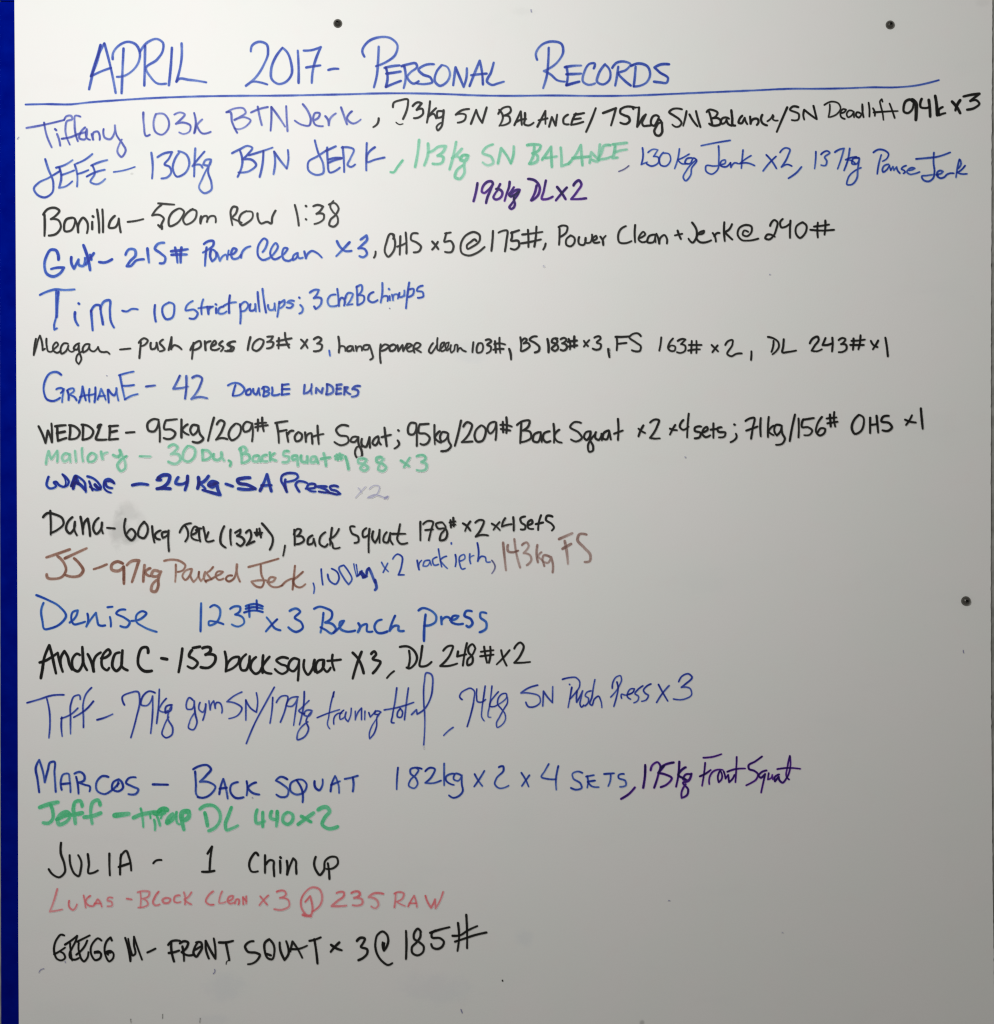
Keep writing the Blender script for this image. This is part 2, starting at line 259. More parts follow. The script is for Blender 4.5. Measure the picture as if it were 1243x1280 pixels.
# ------------------------------------------------------------------ the handwriting
# "@ x y [s]": origin and scale of the numbers that follow; "L kind ink width | label": a written entry; "W word ink width strength": a word of it;
# every other line is one pen stroke, x y x y ... (wN = its own width). Coordinates are millimetres on the board once offset and scaled.
INK = '''
@ 0 0 10
L heading blue 3.7 | large blue heading reading APRIL 2017- PERSONAL RECORDS
W APRIL blue 3.8 .72
1115 1114 1171 873 1257 561
1257 561 1241 661 1181 863 1137 953
1306 541 1382 832 1447 1160
1302 545 1251 641 1137 953 1261 893 1388 847
1545 605 1533 863 1521 1164
1410 738 1412 672 1483 571 1603 521 1694 551 1748 651 1734 772 1644 893 1533 953 1463 959
1815 571 1811 802 1805 1068
1754 641 1855 521 1965 486 2036 531 2036 631 1965 742 1825 853 1885 963 1965 1040 2076 1044
2150 595 2138 802 2112 1064
2271 541 2271 722 2207 1019
2207 1019 2227 993 2368 997 2579 1028
W 2017 blue 3.7 .68
3137 641 3151 571 3241 521 3332 551 3352 661 3302 802 3191 973 3076 1070 3161 1019 3251 1028 3342 1054
3533 595 3453 702 3392 863 3402 993 3483 1048 3573 1023 3644 933 3640 782 3583 641 3533 595
3724 631 3734 822 3734 1034
3798 631 3885 627 4012 587 3955 722 3915 863 3899 1034
3829 842 3915 828 4006 816
4106 873 4167 859 4231 859
W PERSONAL blue 3.8 .75
4736 581 4728 762 4712 943 4676 1090
4557 706 4531 641 4591 531 4742 464 4883 476 4969 561 4943 682 4832 772 4702 826
4826 842 4847 963 4826 1084
4808 847 4903 826 4997 816
4832 919 4923 907 5009 893
4826 1084 4923 1044 5013 1009
5054 822 5074 963 5048 1100
5023 826 5104 802 5205 798 5215 826 5134 903 5094 953 5174 1044 5235 1013
5426 802 5315 812 5235 873 5285 927 5386 973 5406 1023 5325 1048 5205 1040
5526 812 5456 903 5442 1023 5496 1070 5587 1023 5627 923 5587 832 5516 812
5667 1064 5697 842 5748 963 5798 1084 5832 973 5838 853
5872 1074 5939 903 5999 758 6025 883 6039 1054
5892 939 5989 927 6085 919
6174 782 6140 903 6093 1023 6150 1060 6230 1040 6301 1019
W RECORDS blue 3.8 .8
6862 595 6856 762 6838 943 6792 1100
6717 746 6701 682 6772 561 6902 517 7023 551 7043 641 6973 772 6802 887 6882 927 6973 1003 7063 1019
7083 832 7099 943 7083 1064
7063 838 7164 822 7268 818
7083 927 7184 923 7268 919
7083 1064 7164 1040 7244 1019
7425 853 7435 792 7385 792 7305 903 7294 1023 7355 1058 7441 1040
7566 802 7486 923 7469 1023 7536 1054 7616 1003 7630 893 7586 822 7562 806
7731 832 7717 943 7693 1068
7656 847 7707 786 7807 768 7884 802 7827 873 7737 913 7807 1003 7888 1068
7948 832 7938 963 7924 1080
7892 822 7988 792 8099 832 8129 933 8089 1023 7988 1074 7928 1080
8366 802 8250 808 8185 842 8250 903 8354 983 8340 1028 8250 1028 8179 1019
L underline blue 2.9 | long blue ruled line under the heading
W rule blue 2.9 .75
320 1305 600 1300 880 1303 1100 1280 1500 1250 1900 1225 2400 1206 3000 1196 3500 1194 4000 1184 4310 1178 4750 1166 5200 1166 5600 1176 6000 1192 6400 1196 6900 1192 7500 1198 7900 1193 8400 1173 8880 1152 9400 1130 9900 1108 10200 1108 10580 1102 10900 1090 11200 1090 11450 1068 11740 1000
L entry violetblue 3.4 | violet-blue entry directly under the heading rule, reading 103k BTN Jerk
W Tiffany violetblue 3.2 .75
331 1598 482 1572 642 1538 803 1498
552 1532 582 1683 647 1840
689 1612 703 1626
713 1673 739 1743 753 1819
1005 1457 944 1445 934 1542 948 1683 974 1763
803 1498 834 1451 894 1451 904 1486 840 1512 819 1602 874 1807
773 1733 884 1713 984 1673 1065 1653
1065 1592 1009 1653 994 1727 1055 1743 1085 1612 1095 1733 1125 1747
1145 1673 1165 1743 1175 1653 1216 1642 1246 1747
1296 1612 1316 1723 1377 1739 1427 1673 1437 1566 1457 1683 1537 1803 1572 1874 1517 1960 1471 1904 1497 1793 1523 1743
W 103k violetblue 3.2 .7
1793 1405 1799 1552 1839 1699 1873 1683
1950 1425 1920 1542 1950 1653 2020 1683 2101 1612 2111 1512 2050 1425 1950 1425
2181 1431 2262 1405 2308 1425 2251 1502 2201 1546 2302 1532 2382 1572 2372 1638 2292 1673 2241 1653
2428 1411 2449 1522 2428 1663
2529 1492 2453 1582 2437 1653 2463 1562 2533 1667 2634 1647
W BTN violetblue 3.2 .68
2831 1401 2872 1397 2902 1522 2966 1659
2837 1401 2942 1353 3053 1361 3073 1401 3002 1461 2932 1498 3063 1465 3133 1502 3083 1572 2962 1612 2932 1602
3223 1331 3244 1441 3274 1562
3139 1405 3244 1361 3348 1337
3394 1337 3394 1482 3384 1632
3394 1337 3465 1431 3565 1582
3579 1325 3586 1482 3596 1638
W Jerk violetblue 3.3 .7
3787 1301 3857 1401 3887 1502 3867 1566 3787 1562 3686 1506
3923 1502 3988 1461 3998 1417 3944 1411 3917 1472 3937 1552 4038 1576
4068 1451 4104 1502 4112 1562 4129 1482 4199 1417
4265 1341 4300 1441 4340 1552
4400 1391 4340 1482 4410 1542 4511 1492
L entry_addition black 3.3 | black addition at the right end of the 103k BTN Jerk entry
W comma black 3 .95
4736 1478 4722 1542 4668 1588
4953 1528 4993 1554 5038 1546 w1.5
W 73kg black 3.1 .95
4914 1337 4920 1291 5010 1251 5101 1245 5101 1301 5040 1486
5161 1325 5231 1277 5272 1291 5211 1372 5282 1361 5292 1412 5221 1472 5177 1476
5378 1265 5362 1402 5338 1532
5453 1351 5392 1412 5362 1452 5422 1422 5453 1478
5539 1392 5473 1392 5473 1472 5533 1452 5547 1378 5539 1482 5513 1593 5473 1627 5459 1593 5523 1532
W SN black 3 .95
5865 1361 5774 1378 5700 1432 5825 1442 5815 1492 5724 1532
5889 1547 5955 1372 5986 1462 6030 1532 6086 1341
W BALANCE black 3.1 .97
6243 1372 6287 1442 6243 1573
6231 1422 6297 1345 6378 1341 6388 1382 6287 1446 6368 1458 6378 1512 6257 1567
6432 1563 6512 1392 6525 1559
6452 1526 6508 1498 6579 1486
6565 1412 6565 1482 6559 1553 6609 1567 6673 1532
6720 1583 6820 1386 6820 1547
6734 1502 6790 1492 6846 1478
6866 1583 6901 1462 6947 1567 6967 1432
7102 1432 7047 1482 7051 1542 7112 1553
7202 1418 7162 1492 7142 1559
7182 1432 7253 1422 7303 1412
7162 1492 7233 1482 7263 1478
7142 1559 7212 1547 7293 1522
7450 1351 7393 1502 7329 1647
W 75kg black 3.4 .97
7541 1412 7611 1386 7702 1351 7672 1462 7641 1567
7762 1361 7758 1412 7802 1438 7863 1466 7873 1512 7832 1547 7758 1532
7766 1361 7812 1337 7883 1331 7943 1345
7869 1336 7910 1334 7947 1341 7992 1341 w2.2
7905 1336 7919 1362 w2.8
7992 1341 7986 1430 7968 1582 8005 1524 8046 1456 8076 1430 8057 1472 8031 1545 8046 1571 8093 1571 8141 1566
8240 1461 8214 1441 8177 1446 8141 1503 8146 1556 8177 1571 8214 1524 8235 1482
8235 1482 8271 1524 8279 1587 8276 1660 8245 1694 8203 1686 8182 1639 8203 1587 8245 1535 8282 1535
W SN black 3.1 .95
8527 1365 8475 1355 8402 1367 8369 1399 8423 1441 8496 1493 8522 1535 8496 1576 8454 1585 8407 1556
8585 1388 8569 1472 8543 1571
8622 1430 8663 1503 8721 1576
8703 1388 8726 1482 8758 1587
W Balance black 3.3 .97
8868 1399 8889 1472 8905 1550
8837 1399 8863 1373 8925 1378 8973 1409 8957 1446 8905 1482
8915 1474 8978 1477 9009 1503 9004 1550 8957 1568 8894 1561 8868 1545
9114 1482 9072 1467 9030 1482 9014 1514 9025 1545 9061 1535 9082 1503
9084 1498 9103 1545 9150 1571
9145 1378 9156 1472 9171 1566 9192 1568
9281 1446 9250 1482 9239 1535 9271 1540 9302 1493 9312 1472 9323 1514 9344 1550
9380 1456 9386 1545 9401 1503 9438 1482 9475 1488 9485 1524 9464 1561
9532 1435 9516 1482 9532 1535 9590 1566
9597 1514 9637 1482 9663 1435 9673 1451 9663 1488 9684 1503 9726 1505 w2.6
9844 1341 9783 1482 9713 1647
W SN black 3.1 .95
9981 1338 9911 1332 9880 1362 9991 1432 9981 1493 9901 1499
10057 1372 10045 1442 10057 1493
10057 1372 10132 1432 10202 1483
10172 1322 10192 1402 10212 1487
W Deadlift black 2.6 .93
10376 1303 10376 1370 10359 1463
10308 1311 10401 1269 10486 1294 10511 1353 10469 1421 10376 1463
10511 1413 10562 1396 10579 1370 10545 1362 10511 1404 10520 1463 10562 1485
10663 1387 10621 1379 10587 1429 10604 1463 10646 1446 10675 1396 10680 1463
10756 1413 10714 1404 10705 1446 10739 1468 10773 1429 10782 1303 10782 1353 10798 1463
10861 1282 10871 1353 10871 1455
10917 1353 10939 1404 10939 1446
11035 1269 11026 1239 11006 1261 11013 1320 11035 1404 11047 1497
10925 1404 11026 1396 11226 1387
11124 1294 11153 1370 11187 1472
W 94kx3 black 3.6 1
11415 1269 11381 1244 11331 1261 11300 1337 11305 1396 11347 1413 11398 1379 11424 1286
11407 1244 11449 1286 11457 1379 11452 1497 w5
11525 1235 11508 1286 11513 1337 11559 1350 11626 1337
11614 1249 11626 1345 11631 1455 w4.6
11694 1198 11711 1303 11719 1438 w4.6
11787 1337 11736 1379 11733 1396 11736 1435 11787 1421 11821 1413
11728 1387 11736 1429 w5
11905 1269 11964 1337 12006 1413 w4.6
12006 1252 11973 1303 11947 1379 w4
12049 1205 12142 1184 12246 1171 12175 1227 12133 1261 12209 1252 12246 1294 12192 1345 12094 1370
L entry blue 3.4 | blue entry reading 130Kg BTN JERK under the first entry
W JEFE blue 3.2 .8
566 1988 602 2105 667 2286 653 2407 562 2467 461 2427 425 2356 482 2286 602 2226 753 2135
743 2095 767 2206 739 2346 803 2336 904 2266
703 2095 803 2065 908 2000
773 2186 864 2155 928 2129
934 2055 964 2165 964 2330
954 2045 1065 1994 1155 1924
968 2175 1035 2155 1105 2125
1155 2065 1186 2165 1135 2276 1206 2302 1316 2236
1141 2069 1236 2029 1342 2000
1085 2206 1186 2155 1310 2121
W dash blue 2.6 .7
1423 2149 1548 2129 1688 2085
W 130Kg blue 3.3 .8
1893 1908 1910 2065 1902 2230
1970 1964 2060 1914 2151 1900 2111 1984 2060 2055 2121 2085 2141 2155 2091 2216 2020 2230
2251 1894 2181 2005 2161 2105 2211 2206 2312 2165 2368 2035 2332 1934 2231 1888
2443 1854 2433 2025 2428 2206
2557 1894 2463 2005 2408 2075 2513 2065 2533 2095
2638 1994 2573 2000 2543 2055 2614 2065 2638 2005 2603 2145 2644 2286 2644 2367 2553 2413 2493 2356 2533 2226 2603 2085
W BTN blue 3.3 .82
3002 1884 3032 2005 2972 2210
2902 1914 3002 1864 3103 1823 3153 1844 3103 1924 3032 1994 3163 2005 3203 2055 3123 2135 2982 2155
3294 1884 3284 2045 3248 2210
3113 1940 3264 1894 3409 1844
3429 1894 3441 2025 3421 2175
3429 1894 3505 2005 3586 2105
3586 2105 3606 2005 3600 1874
W JERK blue 3.3 .82
3937 1753 3978 1904 4044 2065 4038 2165 3968 2186 3857 2125 3857 2025 3968 1954 4088 1874
4092 1844 4098 2005 4125 2155 4249 2095
4078 1884 4199 1828
4108 1994 4189 1974 4273 1974
4108 2035 4189 2000 4273 1980
4285 1834 4300 2005 4304 2149
4273 1844 4350 1840 4420 1864 4380 1984 4350 2065 4380 2085 4440 2055
4587 1787 4581 1964 4581 2129
4688 1840 4591 1944 4591 2021 4692 1994 4808 1968
L entry_addition green 4 | pale green addition reading 113kg SN BALANCE
W comma green 3.4 .7
5036 1999 5010 2045
W comma green 3.3 .85
5034 2005 4973 2085 4913 2155 4883 2149
W 113kg green 4 .62
5241 1748 5225 1905 5191 2086
5352 1794 5352 1925 5306 2065
5358 1905 5412 1884 5483 1834 5573 1828 5543 1894 5473 1945 5543 1965 5533 2025 5412 2045
5704 1774 5674 1925 5623 2116
5774 1860 5694 1945 5654 1975 5724 1955 5754 1985
5855 1945 5784 1945 5760 1995 5825 2005 5855 1945 5805 2045 5805 2166 5744 2236 5694 2216 5704 2146 5794 2065
W SN green 3.8 .62
6163 1804 6066 1854 6036 1905 6146 1965 6167 2035 6096 2065 6036 2029
6227 2041 6267 1854 6337 1945 6388 2041
6388 2041 6418 1945 6424 1828
W BALANCE green 3.9 .66
6679 1814 6669 1945 6619 2045
6593 1814 6669 1804 6760 1824 6740 1874 6659 1915 6720 1945 6720 2005 6619 2045
6780 1995 6830 1925 6891 1834 6895 1965 6901 2086
6820 1975 6891 1965 6961 1955
7011 1844 7021 1965 7021 2075 7112 2045
7112 2045 7192 1945 7263 1814 7273 1945 7283 2065
7162 1975 7273 1965 7373 1955
7373 2035 7393 1905 7494 2005
7400 1995 7470 2015 7491 1905 7501 1804
7631 1814 7551 1824 7521 1905 7480 1989 7561 1985 7651 1955
7692 1814 7682 1905 7661 1975 7722 1969
7661 1804 7762 1794 7838 1784
7682 1905 7762 1880 7838 1868
L entry_addition darkblue 2.6 | thin dark blue addition after the pale green one, ending in 137kg Pause Jerk
W comma greyblue 2.2 .7
7738 2142 7802 2116 7863 2071
W 130kg darkblue 2.5 .78
8034 1848 8040 1965 8019 2055 8094 2025
8104 1905 8174 1864 8225 1874 8174 1955 8229 1965 8235 2025 8144 2075 8084 2045
8295 1905 8245 1985 8265 2065 8325 2075 8386 1995 8365 1925 8295 1915
8496 1860 8476 1985 8436 2106
8617 1925 8506 1985 8476 1995 8526 2045 8587 2045
8657 1975 8587 1985 8567 2035 8627 2045 8677 1975 8707 1995 8647 2106 8637 2186 8567 2256 8546 2226 8587 2126 8707 1995
W Jerk darkblue 2.6 .8
8768 1820 8949 1784 9130 1754
8985 1824 8989 1985 8969 2126 8898 2176 8828 2136 8828 2075 8929 2075 9019 2065
9019 2055 9069 2035 9069 2001 9019 2015 9009 2065 9069 2086 9134 2035
9134 2035 9140 2090 9190 2035 9230 2045
9291 1874 9281 1985 9270 2102
9391 1945 9311 1995 9250 2045 9331 2035 9435 2069
W x2 darkblue 2.6 .8
9582 1935 9653 2015 9709 2106
9703 1955 9622 2035 9542 2136
9753 1905 9824 1848 9874 1864 9854 1945 9773 2086 9844 2055 9900 2075
W comma darkblue 2.8 .8
10021 2086 9961 2156 9860 2227
W 137kg darkblue 2.8 .8
10202 1895 10198 2006 10186 2106
10267 1929 10353 1889 10373 1905 10313 1965 10339 2016 10323 2066 10267 2062
10440 1901 10494 1869 10554 1855 10524 1965 10474 2110
10625 1855 10605 1986 10554 2130
10709 1961 10625 1975 10574 1996 10665 2016 10695 2046
10741 1975 10665 1986 10655 2046 10715 2046 10745 1986 10725 2126 10715 2227 10645 2307 10594 2307 10605 2227 10765 2096
W Pause darkblue 2.7 .8
11020 1935 10991 2037 10969 2172
10922 1904 10980 1870 11059 1879 11110 1924 11098 1969 11037 2014
11110 2053 11059 2070 11034 2127 11042 2149 11082 2127 11121 2065 11127 2093 11138 2127
11138 2127 11166 2082 11177 2127 11211 2087 11222 2127 11251 2163
11329 2070 11284 2093 11273 2110 11307 2132 11318 2149 11296 2166
11352 2127 11408 2121 11436 2104 11408 2095 11363 2115 11341 2149 11374 2177 11431 2172 11498 2149
W Jerk darkblue 2.9 .82
11455 1986 11588 1975 11724 1958 11881 1904
11678 1907 11673 2025 11684 2160 11667 2228 11611 2267 11543 2245 11526 2205 11588 2194 11690 2183 11735 2189
11712 2177 11769 2166 11789 2144 11757 2132 11724 2149 11718 2194 11757 2226 11802 2217 11847 2177 11881 2166 11926 2166
11996 1991 11977 2070 11954 2217
12005 1997 12016 2048 11983 2104
12067 2070 12016 2127 11971 2155 12016 2172 12090 2172
L entry_addition purple 3.6 | purple note reading 190kg DLx2 below the pale green addition
W 190kg purple 3.6 .92
5971 2288 5953 2395 5922 2514
6165 2301 6149 2269 6114 2266 6062 2298 6030 2356 6027 2398 6056 2411 6095 2385 6140 2337 6165 2298 6120 2407 6098 2459 6078 2536
6254 2301 6230 2349
6207 2362 6249 2369 6281 2401 6278 2440 6236 2485 6191 2491 6172 2472 6191 2420 6230 2372
6373 2272 6365 2337 6336 2420 6310 2510
6426 2340 6391 2395 6365 2433 6391 2459
6497 2372 6455 2375 6410 2407 6384 2446 6416 2446 6468 2407 6497 2378 6474 2433 6429 2491
6487 2401 6448 2427 6416 2452 6429 2465 w3.4
6429 2472 6429 2510 6439 2549 6423 2594 6391 2610 6371 2594 6397 2549 6423 2510 6429 2485
W DLx2 purple 3.6 .92
6710 2317 6689 2407 6639 2504
6605 2236 6689 2256 6750 2347 6734 2427 6649 2508
6826 2256 6800 2387 6780 2488 6840 2488 6911 2458
6967 2337 7021 2407 7072 2488
7088 2343 7031 2407 6951 2504
7172 2317 7243 2256 7269 2297 7222 2387 7142 2488 7233 2488 7329 2478
L entry black 3.1 | black entry reading 500m ROW 1:38
W Bonilla black 3.2 .93
557 2682 561 2803 557 2948
541 2682 601 2612 702 2602 742 2632 702 2692 637 2738 732 2753 762 2833 702 2923 611 2944
903 2722 832 2742 802 2823 812 2887 883 2883 933 2803 933 2732 903 2718
933 2732 963 2803 979 2903 983 2803 1044 2722 1084 2763 1088 2913
1154 2773 1154 2863
1160 2702 1168 2710
1215 2618 1235 2763 1241 2907
1281 2618 1289 2763 1289 2903
1436 2698 1375 2773 1365 2843 1436 2843 1486 2732 1496 2823 1510 2903
W dash black 2.8 .93
1597 2773 1707 2759 1792 2738
W 500m black 3 .93
1979 2541 2089 2551 2180 2557
2019 2561 1959 2612 1904 2692 2009 2692 2049 2732 2029 2783 2005 2839 1979 2813
2025 2859 2025 2827
2220 2612 2150 2662 2110 2753 2120 2823 2210 2793 2270 2722 2301 2642 2250 2606 2190 2632
2411 2612 2331 2672 2291 2753 2321 2803 2391 2783 2451 2712 2451 2632 2381 2622
2508 2793 2512 2712 2516 2702
2512 2773 2552 2702 2582 2698 2588 2773 2633 2702 2683 2702 2697 2779
W ROW black 3 .93
2883 2662 2893 2742 2907 2813
2883 2662 2923 2582 2963 2592 2953 2662 2907 2722 2973 2759 3023 2783
3084 2638 3013 2682 2993 2773 3023 2813 3094 2783 3160 2712 3154 2652 3094 2642
3221 2666 3265 2793 3345 2773 3390 2793 3406 2712 3446 2632
W 1:38 black 3 .93
3687 2561 3717 2682 3737 2819
3824 2572 3830 2578
3824 2738 3830 2744
3919 2578 3969 2561 4039 2582 3989 2652 3959 2672 4049 2682 4049 2732 3989 2783 3933 2799
4114 2557 4180 2537 4234 2602 4200 2682 4130 2753 4120 2813 4170 2833 4220 2793 4220 2712 4160 2642 4130 2582 4170 2511
L entry deepblue 4.4 | bold blue entry reading 215# Power Clean x3
W Gut deepblue 4.3 .9
732 3245 692 3125 641 3121 581 3205 557 3316 591 3426 661 3456 752 3416 798 3346 712 3346 641 3362
893 3215 899 3306 927 3356 983 3245 993 3316 1034 3326 1064 3225
1044 3064 1094 3205 1128 3376
1174 3165 1104 3265 1074 3306
1128 3185 1144 3245
W dash deepblue 4 .9
1241 3275 1305 3281 1402 3241
W 215# deepblue 4 .75
1571 3185 1617 3115 1687 3125 1697 3185 1627 3265 1587 3326 1627 3326 1707 3255 1798 3241
1844 3105 1852 3185 1864 3281
2053 3034 1969 3054 1939 3105 2009 3165 2069 3225 2049 3286 1999 3290
2190 3094 2210 3185 2220 3281
2270 3094 2260 3185 2260 3281
2140 3141 2250 3129 2347 3115
2146 3185 2250 3181 2335 3181
W Power deepblue 3.4 .85
2551 3050 2616 3012 2667 3014 2667 3066 2616 3111 2539 3156
2584 3092 2571 3207 2564 3323
2642 3117 2629 3207 2654 3265 2700 3220 2693 3143 2654 3117
2712 3156 2732 3207 2751 3259 2796 3195 2822 3182 2841 3240 2860 3130
2867 3182 2925 3169 2957 3117 2925 3104 2893 3156 2912 3233 2976 3227 3015 3182
3015 3220 3028 3156 3079 3098 3131 3079
W Clean deepblue 3.3 .85
3285 3150 3324 3092 3337 3001 3311 2982 3247 3040 3221 3130 3234 3207 3285 3249 3350 3233 3427 3169 3472 3066 3453 3040 3401 3092 3382 3182 3427 3240 3491 3220
3491 3220 3568 3156 3594 3104 3562 3098 3530 3169 3555 3246 3620 3259 3658 3233
3723 3162 3671 3195 3665 3252 3710 3220 3723 3169 3742 3227 3787 3220
3806 3143 3826 3227 3852 3169 3903 3137 3954 3156 4025 3220
W x3 deepblue 3.8 .8
4214 3014 4260 3094 4311 3135 4395 3135
4371 3028 4281 3125 4206 3201
4512 2994 4582 2944 4592 2984 4532 3060 4482 3105 4562 3115 4588 3175 4542 3215 4496 3201
L entry_addition black 3 | black addition reading OHS x5 @ 175#, Power Clean + Jerk @ 240#
W comma black 2.9 .95
4697 3144 4691 3194 4677 3220
W OHS black 3 .93
4918 2983 4922 2932 4892 2922 4832 3033 4818 3164 4852 3208 4912 3154 4942 3043 4912 2932
5007 2953 5003 3063 4999 3184
4967 3083 5027 3063 5083 3033
5073 2906 5083 3033 5083 3168
5224 2918 5154 2922 5140 2993 5214 3033 5264 3083 5240 3140 5174 3154
W x5 black 3 .95
5405 3019 5445 3063 5481 3113
5475 3023 5445 3073 5405 3119
5582 2912 5566 2973 5556 3019 5636 3013 5671 3073 5646 3148 5566 3148
5566 2918 5636 2906
W at black 3 .93
5958 3013 5938 2993 5888 3023 5837 3073 5844 3107 5908 3083 5998 3003 5998 2942 5938 2902 5827 2942 5763 3053 5777 3164 5858 3194 5958 3164 6059 3087
W 175# black 3 .95
6165 2886 6159 3003 6145 3134
6234 2908 6340 2882 6334 3003 6314 3140
6401 2902 6401 2973 6391 3003 6481 3013 6491 3073 6441 3119 6387 3107
6391 2912 6491 2878
6602 2872 6608 2983 6608 3087
6708 2832 6702 2942 6682 3083
6531 2932 6652 2918 6783 2898
6511 3043 6632 3023 6763 2993
W comma black 2.9 .95
6823 3043 6813 3083 6793 3119
W Power black 2.9 .93
6997 2852 6997 2953 6991 3059
6985 2838 7041 2818 7092 2832 7082 2902 7021 2953 7011 2959
7132 2947 7082 2993 7086 3063 7132 3079 7182 3033 7182 2973 7132 2942
7242 2963 7247 3053 7293 3063 7323 2973 7327 3033 7373 3033 7403 2932
7413 3007 7464 2973 7454 2947 7413 2983 7423 3027 7494 3027
7508 2959 7540 3013 7544 3063 7540 2993 7574 2947
W Clean black 2.9 .93
7826 2826 7765 2862 7729 2953 7745 3027 7826 3039 7896 3013
7942 2812 7936 2922 7942 3027
7991 2973 8067 2922 8047 2898 8007 2932 7987 2993 8027 3027 8087 3013
8188 2932 8117 2953 8097 3027 8168 3027 8192 2932 8198 3027
8208 2922 8232 2983 8244 3043 8258 2973 8308 2938 8339 2983 8339 3043
W plus black 2.9 .95
8473 2882 8489 2932 8514 2987
8439 2942 8530 2922
W Jerk black 3 .95
8654 2782 8711 2882 8701 2983 8660 3033 8610 2983
8721 2926 8801 2902 8801 2886 8741 2912 8711 2983 8741 3019 8892 3003
8912 2912 8942 2963 8952 3019
8932 2953 8972 2912 8996 2912
9057 2778 9053 2892 9063 3013
9153 2802 9113 2872 9073 2902 9113 2953 9157 2993
W at black 2.9 .93
9355 2898 9305 2882 9288 2932 9335 2953 9395 2902 9395 2832 9325 2812 9244 2852 9224 2932 9274 2999 9365 3007 9481 2983
W 240# black 3 .93
9630 2822 9687 2751 9717 2772 9707 2862 9667 2953 9616 2993 9570 2979 9596 2932 9636 2932 9687 2959
9787 2737 9757 2772 9771 2842 9827 2832 9868 2802
9884 2757 9878 2862 9878 2973
10039 2778 9958 2832 9958 2932 9998 2973 10069 2912 10079 2812 10029 2778
10226 2782 10220 2882 10226 2967
10320 2757 10320 2842 10310 2932
10179 2832 10270 2822 10366 2806
10133 2872 10270 2882 10427 2872
L entry deepblue 3.6 | blue entry reading 10 Strict pullups; 3 Ch2B chinups
W TiM deepblue 3.7 .75
501 3686 601 3641 702 3617 802 3625 933 3617
706 3637 706 3802 702 3963 678 4074 682 4120 712 4104
734 3645 722 3782 712 3963
939 3903 947 4013 979 4068
983 3792 991 3798
1140 3883 1148 3983 1160 4128
1140 3893 1205 3812 1235 3812 1265 3923 1289 4054
1255 3863 1315 3762 1365 3752 1375 3883 1390 4023 1426 4094
W dash deepblue 3 .7
1530 3883 1587 3893 1647 3863 1723 3867
W 10 deepblue 3.2 .76
1939 3812 1933 3913 1949 4019
2120 3782 2039 3832 2039 3933 2079 3989 2150 3973 2180 3883 2170 3802 2110 3778
W Strict deepblue 3.2 .76
2411 3762 2331 3832 2321 3873 2431 3873 2472 3913 2431 3983 2371 3979
2542 3742 2522 3812 2522 3927
2482 3853 2633 3832
2592 3832 2608 3923 2622 3853 2663 3832
2703 3853 2703 3913
2697 3802 2705 3808
2793 3832 2743 3853 2733 3913 2793 3919 2834 3893
2874 3692 2864 3802 2870 3913
2876 3692 2864 3802 2860 3913
2800 3822 2860 3792 2951 3778
W pullups deepblue 3.2 .75
3001 3802 3011 3923 3005 4044
3001 3832 3072 3772 3102 3802 3061 3883 3011 3893
3132 3802 3132 3883 3182 3873 3192 3802 3202 3893
3222 3651 3232 3772 3247 3893
3283 3611 3299 3742 3327 3907
3353 3812 3373 3873 3413 3873 3434 3792 3444 3883
3494 3772 3484 3863 3468 3959
3494 3792 3554 3752 3560 3792 3504 3853
3675 3762 3615 3762 3594 3782 3665 3812 3635 3847 3584 3842
3741 3718 3747 3724
3755 3812 3786 3853 3775 3903 3745 3919
W 3 deepblue 3.5 .76
3876 3657 3946 3621 3987 3625 3956 3692 3926 3726 4017 3732 4017 3792 3956 3859
3946 3859 3930 3832
W Ch2B deepblue 3.2 .77
4198 3682 4137 3692 4097 3762 4117 3818 4218 3818
4218 3611 4232 3722 4238 3822 4278 3722 4298 3732 4304 3818
4319 3732 4359 3661 4409 3672 4389 3742 4339 3812 4409 3802
4459 3581 4469 3702 4469 3812
4459 3591 4520 3565 4530 3611 4479 3692 4550 3702 4550 3762 4479 3812
W chinups deepblue 3.1 .77
4670 3651 4620 3682 4610 3752 4650 3778 4721 3752
4781 3537 4781 3661 4761 3782 4801 3702 4841 3702 4847 3762
4872 3702 4876 3752
4862 3611 4868 3617
4902 3682 4916 3752 4932 3682 4972 3682 4976 3732
4996 3661 4996 3712 5043 3702 5057 3631 5063 3702
5117 3531 5093 3702 5077 3853
5113 3621 5169 3611 5163 3682 5109 3712
5284 3571 5224 3601 5214 3631 5284 3651 5294 3702 5224 3722
L entry black 3 | black entry starting with push press 103# x3
W Meagan black 2.7 .93
451 4235 434 4325 423 4438 451 4348 479 4246 501 4196 524 4269 535 4376 563 4359
582 4233 586 4325 608 4393 637 4398 682 4359 727 4303 710 4280 670 4314 670 4382 715 4410 760 4382
851 4297 805 4291 760 4359 772 4421 817 4398 856 4320 856 4370 896 4398 941 4370
991 4291 941 4320 924 4359 963 4370 986 4314 991 4393 1017 4494 986 4551 957 4517 963 4449 1031 4393
1121 4303 1076 4303 1036 4359 1042 4404 1098 4370 1121 4308 1126 4370 1166 4393 1228 4337
1228 4337 1256 4393 1301 4402 1335 4398 1371 4424
W dash black 2.6 .93
1502 4369 1631 4357
W push black 3 .93
1764 4275 1752 4386 1744 4476
1737 4285 1808 4229 1848 4255 1818 4305 1758 4329
1888 4285 1898 4365 1939 4355 1959 4285 1979 4375
2039 4245 1999 4285 2039 4335 2059 4365 1999 4390
2110 4375 2146 4215 2140 4365 2180 4315 2220 4325 2270 4365
W press black 3.2 .95
2421 4285 2411 4386 2401 4486
2381 4375 2431 4295 2502 4265 2512 4325 2451 4369 2411 4375
2562 4265 2572 4375 2582 4285 2633 4265
